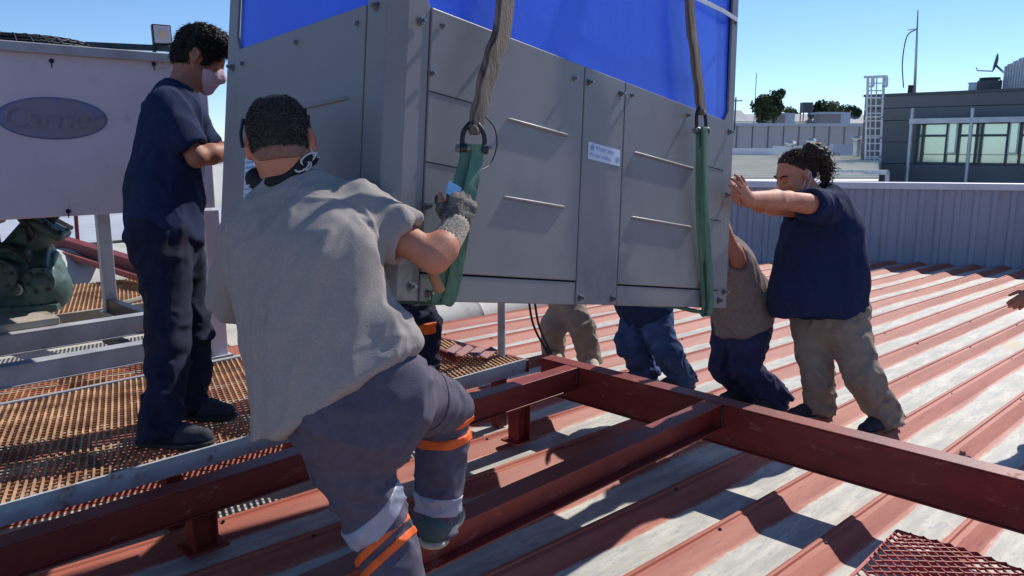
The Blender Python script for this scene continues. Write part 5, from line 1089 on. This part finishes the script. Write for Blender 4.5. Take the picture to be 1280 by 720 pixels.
# --- the heavy man with the ponytail
M['hair_dkbrown'] = mat('dark brown hair', L(48, 36, 30), .6, var=.5, scale=60, bump=.4, bscale=120, spec=.25)
def right_man():
    onface_d = lambda px: float(np.dot(onface(912, 240, .03) - CAMP, FW))
    gz = lambda p: roofz(p) + .004
    J = dict(head=P(993, 220, 4.42), neck=P(1030, 246, 4.50), hf=V3(-.80, -.30, -.42), hu=V3(-.40, -.1, .9), sh_l=P(1030, 258, 4.22), el_l=P(985, 251, 3.98), wr_l=P(934, 249, onface_d(934) + .03), sh_r=P(1018, 262, 4.70), el_r=P(965, 258, 4.25), wr_r=P(922, 245, 3.92),
             pelvis=P(1036, 388, 4.55), hip_l=P(1056, 398, 4.47), hip_r=P(1014, 396, 4.62), kn_l=P(1080, 472, 4.36), an_l=P(1106, 528, 4.38), kn_r=P(1020, 468, 4.55), an_r=P(1024, 513, 4.58), toe_l=nrm(V3(-.85, -.45, 0)), toe_r=nrm(V3(-.95, -.2, 0)))
    J['bend'] = V3(.045, 0, 0)
    for s in 'lr': J['an_' + s][2] = gz(J['an_' + s]) + .095
    t, I = human('person', 'heavy man with a curly ponytail, navy T-shirt and khaki trousers, pushing', J, res=.0085, girth=1.19, shirt='tee_navy', pants='pants_khaki', skin='skin', sleeves=.42, hem=.0, belly=.9, legw=1.2, hips_w=1.0, arm=1.15, hs=1.04, shoe='shoe', sole='sole',
                 hands=dict(l=dict(d=-CA * .85 + Z * .35 + CN * .12, n=CB, side=Z, curl=[.18, .22, .28, .36], spread=.10, s=.98, thumb=.1), r=dict(d=V3(-.4, .2, .9), n=V3(-.7, .6, 0), side=V3(.1, -.9, .1), curl=.4, s=1.05)),
                 shirt_extra=lambda l: [rc(P(1020, 300, 4.5), P(1010, 372, 4.47), .20, .22, .08, (l['side'], .85), l['cut'])])
    hfr, hc = I['hfr'], I['hc']; r, f, u = hfr; q = lambda x, y, z: hc + (r * x + f * y + u * z) * 1.04
    h = hair_cap(t, hc, hfr, M['hair_dkbrown'], th=.004, front=-.026, fz=.005, fn=(.8, -.6), back=-.05, res=.005, s=1.04, disp=.003, comb=f * -.8 + u * .3)
    strands(h, M['hair_dkbrown'], h, 4000, .03, .12, 12, .0016, flow=lambda p, n: np.tile(-f * .95 + u * .05, (len(p), 1))); strands(h, M['hair_brown'], h, 1500, .03, .15, 13, .0014, flow=lambda p, n: np.tile(-f * .95 + u * .05, (len(p), 1)))
    tail = spl([q(0, -.10, .065), q(0, -.145, .07), q(.0, -.19, .03), q(.0, -.195, -.05), q(0, -.17, -.12)], 5)
    pt = soft('ponytail', [rc(tail[i], tail[i + 1], .018 + .030 * math.sin(math.pi * min(1, i / 18.)), .018 + .030 * math.sin(math.pi * min(1, (i + 1) / 18.)), .02) for i in range(len(tail) - 1)], .006, M['hair_dkbrown'], h, folds=lambda V: .012 * (vnoise(V * 60) - .5) * 2)
    mb = MB(); rg = np.random.RandomState(5)
    for k in range(260):
        i = rg.randint(2, len(tail) - 2); o = tail[i] + rg.normal(0, .026, 3); d = nrm(-u * 1.0 - f * .35 + rg.normal(0, .45, 3)); x = nrm(np.cross(d, rg.normal(size=3))); y = np.cross(d, x); ph = rg.rand() * 6
        mb.tube([o + d * .008 * j + (x * math.cos(ph + j * .9) + y * math.sin(ph + j * .9)) * .0075 for j in range(9)], .0016, 3, caps=False)
    mb.build('curls', M['hair_brown'], pt, kind='stuff')
    mb = MB()
    for k in range(60):
        o = q(rg.normal(0, .05), -.03 + rg.normal(0, .05), .112); mb.tube([o, o + u * .004 + r * rg.normal(0, .006), o + u * .006 - f * .02 + r * rg.normal(0, .014)], .0011, 3, caps=False)
    mb.build('stray_hairs', M['hair_brown'], h, kind='stuff')
    mk_ = soft('face_mask', [el(q(0, .05, -.085), (r, f, u), (.07, .07, .05), .02)], .006, M['mask_dark'], t, cuts=[(q(0, .0, -.05), nrm(-f)), (q(0, .06, -.05), nrm(u))])
    MB().tube(spl([q(-.066, .03, -.06), q(-.084, .0, -.02), q(-.094, -.03, .012), q(-.086, -.03, -.03), q(-.066, .02, -.09)], 6), .002, 5).build('ear_loop', M['label'], mk_, smooth=True)
    for sx in (-1, 1): MB().tube(spl([q(sx * .014, .100, .034), q(sx * .034, .094, .044), q(sx * .054, .078, .036)], 4), [.0035] * 4 + [.0045] * 4 + [.002], 5).build('eyebrow', M['hair'], t, smooth=True)
    for sx in (-1, 1): MB().tube(spl([q(sx * .018, .094, .008), q(sx * .031, .0935, .004), q(sx * .044, .084, .009)], 4), .0016, 5).build('eyelashes', M['hair'], t, smooth=True)
right_man()
# --- men half hidden behind the unit
def pusher(name, label, feet, hipz, lean, shirt, pants, dirv, group=None, res=.010, skin='skin2', hairm='hair', g=1.0, handz=1.25, stance=.22, legw=1.08, depth_lean=.55, sh=None, shoe='shoe'):
    """a man leaning into the unit along dirv; feet = (left, right) points on the ground"""
    d = nrm(dirv); rt = nrm(np.cross(d, Z)); fl, fr_ = feet; pel = lean; nk = pel + d * depth_lean * .72 + Z * .42 if sh is None else sh
    J = dict(pelvis=pel, neck=nk, hip_l=pel - rt * .085 - Z * .04, hip_r=pel + rt * .085 - Z * .04)
    an_l, an_r = fl + Z * .09, fr_ + Z * .09
    for s, a in (('l', an_l), ('r', an_r)):
        h = J['hip_' + s]; m = (h + a) / 2; L_ = np.linalg.norm(h - a); b = math.sqrt(max(0, .44 ** 2 - (L_ / 2) ** 2)) if L_ < .88 else 0.02; J['kn_' + s] = m + d * max(.03, min(.2, b)); J['an_' + s] = a; J['toe_' + s] = d
    up = nrm(nk - pel); J['sh_l'] = nk - rt * .17 - up * .05; J['sh_r'] = nk + rt * .17 - up * .05
    for s, sg in (('l', -1), ('r', 1)):
        w = J['sh_' + s] + d * .38 + Z * .10; J['wr_' + s] = w; J['el_' + s] = (J['sh_' + s] + w) / 2 + rt * sg * .06 - Z * .08
    J['head'] = nk + up * .13 + d * .09; J['hf'] = d * .9 - Z * .35; J['hu'] = Z + d * .35
    return J
def hidden_men():
    dA = -CA * V3(1, 1, 0)
    # grey-brown shirt, behind the right end
    fl, fr_ = P(932, 500, 4.92), P(968, 512, 4.74)
    for p in (fl, fr_): p[2] = roofz(p)
    J = pusher('', '', (fr_, fl), .8, P(926, 402, 4.78), '', '', nrm(V3(-.80, -.35, 0)), sh=P(893, 305, 4.68))
    J['kn_l'] = P(932, 462, 4.70); J['kn_r'] = P(905, 458, 4.86); J['sh_l'] = P(905, 318, 4.55); J['sh_r'] = P(880, 312, 4.85); J['el_l'] = P(922, 325, 4.50); J['wr_l'] = P(913, 303, 4.44); J['el_r'] = P(850, 320, 4.8); J['wr_r'] = P(845, 300, 4.6); J['head'] = P(868, 285, 4.66); J['bend'] = V3(.05, 0, 0)
    t, I = human('person', 'man in a taupe T-shirt and dark work trousers bent behind the unit, right end', J, res=.010, girth=1.08, shirt='tee_taupe', pants='pants_navy2', skin='skin2', sleeves=.8, hem=.02, legw=1.12, belly=.4, arm=1.05, hands=dict(l=dict(d=V3(-.1, .1, 1.), n=V3(-.8, .4, 0), side=V3(.5, -.8, 0), curl=.2)))
    hair_cap(t, I['hc'], I['hfr'], M['hair'], th=.012, front=.05, res=.010)
    # jeans
    fl, fr_ = P(806, 472, 5.26), P(852, 484, 5.14)
    for p in (fl, fr_): p[2] = roofz(p)
    J = pusher('', '', (fr_, fl), .8, P(806, 385, 5.22), '', '', nrm(V3(-.85, -.3, 0)), sh=P(765, 310, 5.2)); J['kn_l'] = P(834, 438, 5.05); J['kn_r'] = P(786, 430, 5.2)
    t, I = human('person', 'man in blue jeans pushing from behind, only his legs showing below', J, res=.010, girth=1.05, shirt='tee_navy', pants='jeans', skin='skin2', hem=.06, legw=1.14, hips_w=1.05)
    hair_cap(t, I['hc'], I['hfr'], M['hair'], th=.012, front=.05, res=.010)
    # khaki legs
    fl, fr_ = P(692, 452, 5.80), P(737, 462, 5.62)
    for p in (fl, fr_): p[2] = roofz(p)
    J = pusher('', '', (fl, fr_), .8, P(710, 350, 5.75), '', '', nrm(V3(.1, -1, 0)), sh=P(708, 262, 5.68)); J['kn_r'] = P(728, 410, 5.60); J['kn_l'] = P(692, 408, 5.72)
    t, I = human('person', 'man in pale khaki trousers behind the unit, only his shins showing', J, res=.010, shirt='tee_taupe', pants='pants_khaki', skin='skin2', legw=1.12, shoe='sole')
    hair_cap(t, I['hc'], I['hfr'], M['hair'], th=.012, front=.05, res=.010)
    # man behind the corner on the walkway, orange bands
    fl, fr_ = P(505, 462, 4.05), P(528, 470, 3.98)
    for p in (fl, fr_): p[2] = WZ + .008
    J = pusher('', '', (fl, fr_), .8, P(512, 318, 4.12), '', '', nrm(V3(.35, -.9, 0)), sh=P(515, 190, 3.98))
    J['kn_l'] = P(500, 402, 3.92); J['kn_r'] = P(527, 404, 3.90)
    t, I = human('person', 'man in dark trousers with orange band behind the near corner of the unit', J, res=.010, shirt='tee_navy', pants='pants_navy', skin='skin2', legw=1.12)
    for s in 'lr':
        a, b = J['kn_' + s], J['an_' + s]; v = nrm(b - a); p, q = a - v * .03, a + v * .03; soft('orange_band', [rc(p - v * .03, q + v * .03, .096, .094, 0)], .008, M['orange'], t, cuts=[(p, -v), (q, v)])
    hair_cap(t, I['hc'], I['hfr'], M['hair'], th=.012, front=.05, res=.010)
    # man outside the right edge, only his hand in view
    fl, fr_ = P(1345, 515, 4.45), P(1395, 500, 4.6)
    for p in (fl, fr_): p[2] = roofz(p)
    J = pusher('', '', (fl, fr_), .8, P(1375, 330, 4.5), '', '', nrm(V3(-1, .1, 0)), sh=P(1362, 215, 4.5))
    J['el_r'] = P(1395, 330, 4.75); J['wr_r'] = P(1390, 400, 4.7); J['sh_l'] = P(1350, 245, 4.32); J['el_l'] = P(1322, 320, 4.35); J['wr_l'] = P(1292, 366, 4.38)
    t, I = human('person', 'man past the right edge of the picture, only his lowered hand showing', J, res=.0065, shirt='tee_taupe', pants='pants_khaki', skin='skin2', hands=dict(l=dict(d=V3(-.75, .1, -.6), n=V3(-.2, .6, -.6), side=V3(-.3, -.5, .6), curl=[.6, .7, .8, .85], spread=.05, s=1.0)))
    hair_cap(t, I['hc'], I['hfr'], M['hair'], th=.012, front=.05, res=.010)
hidden_men()
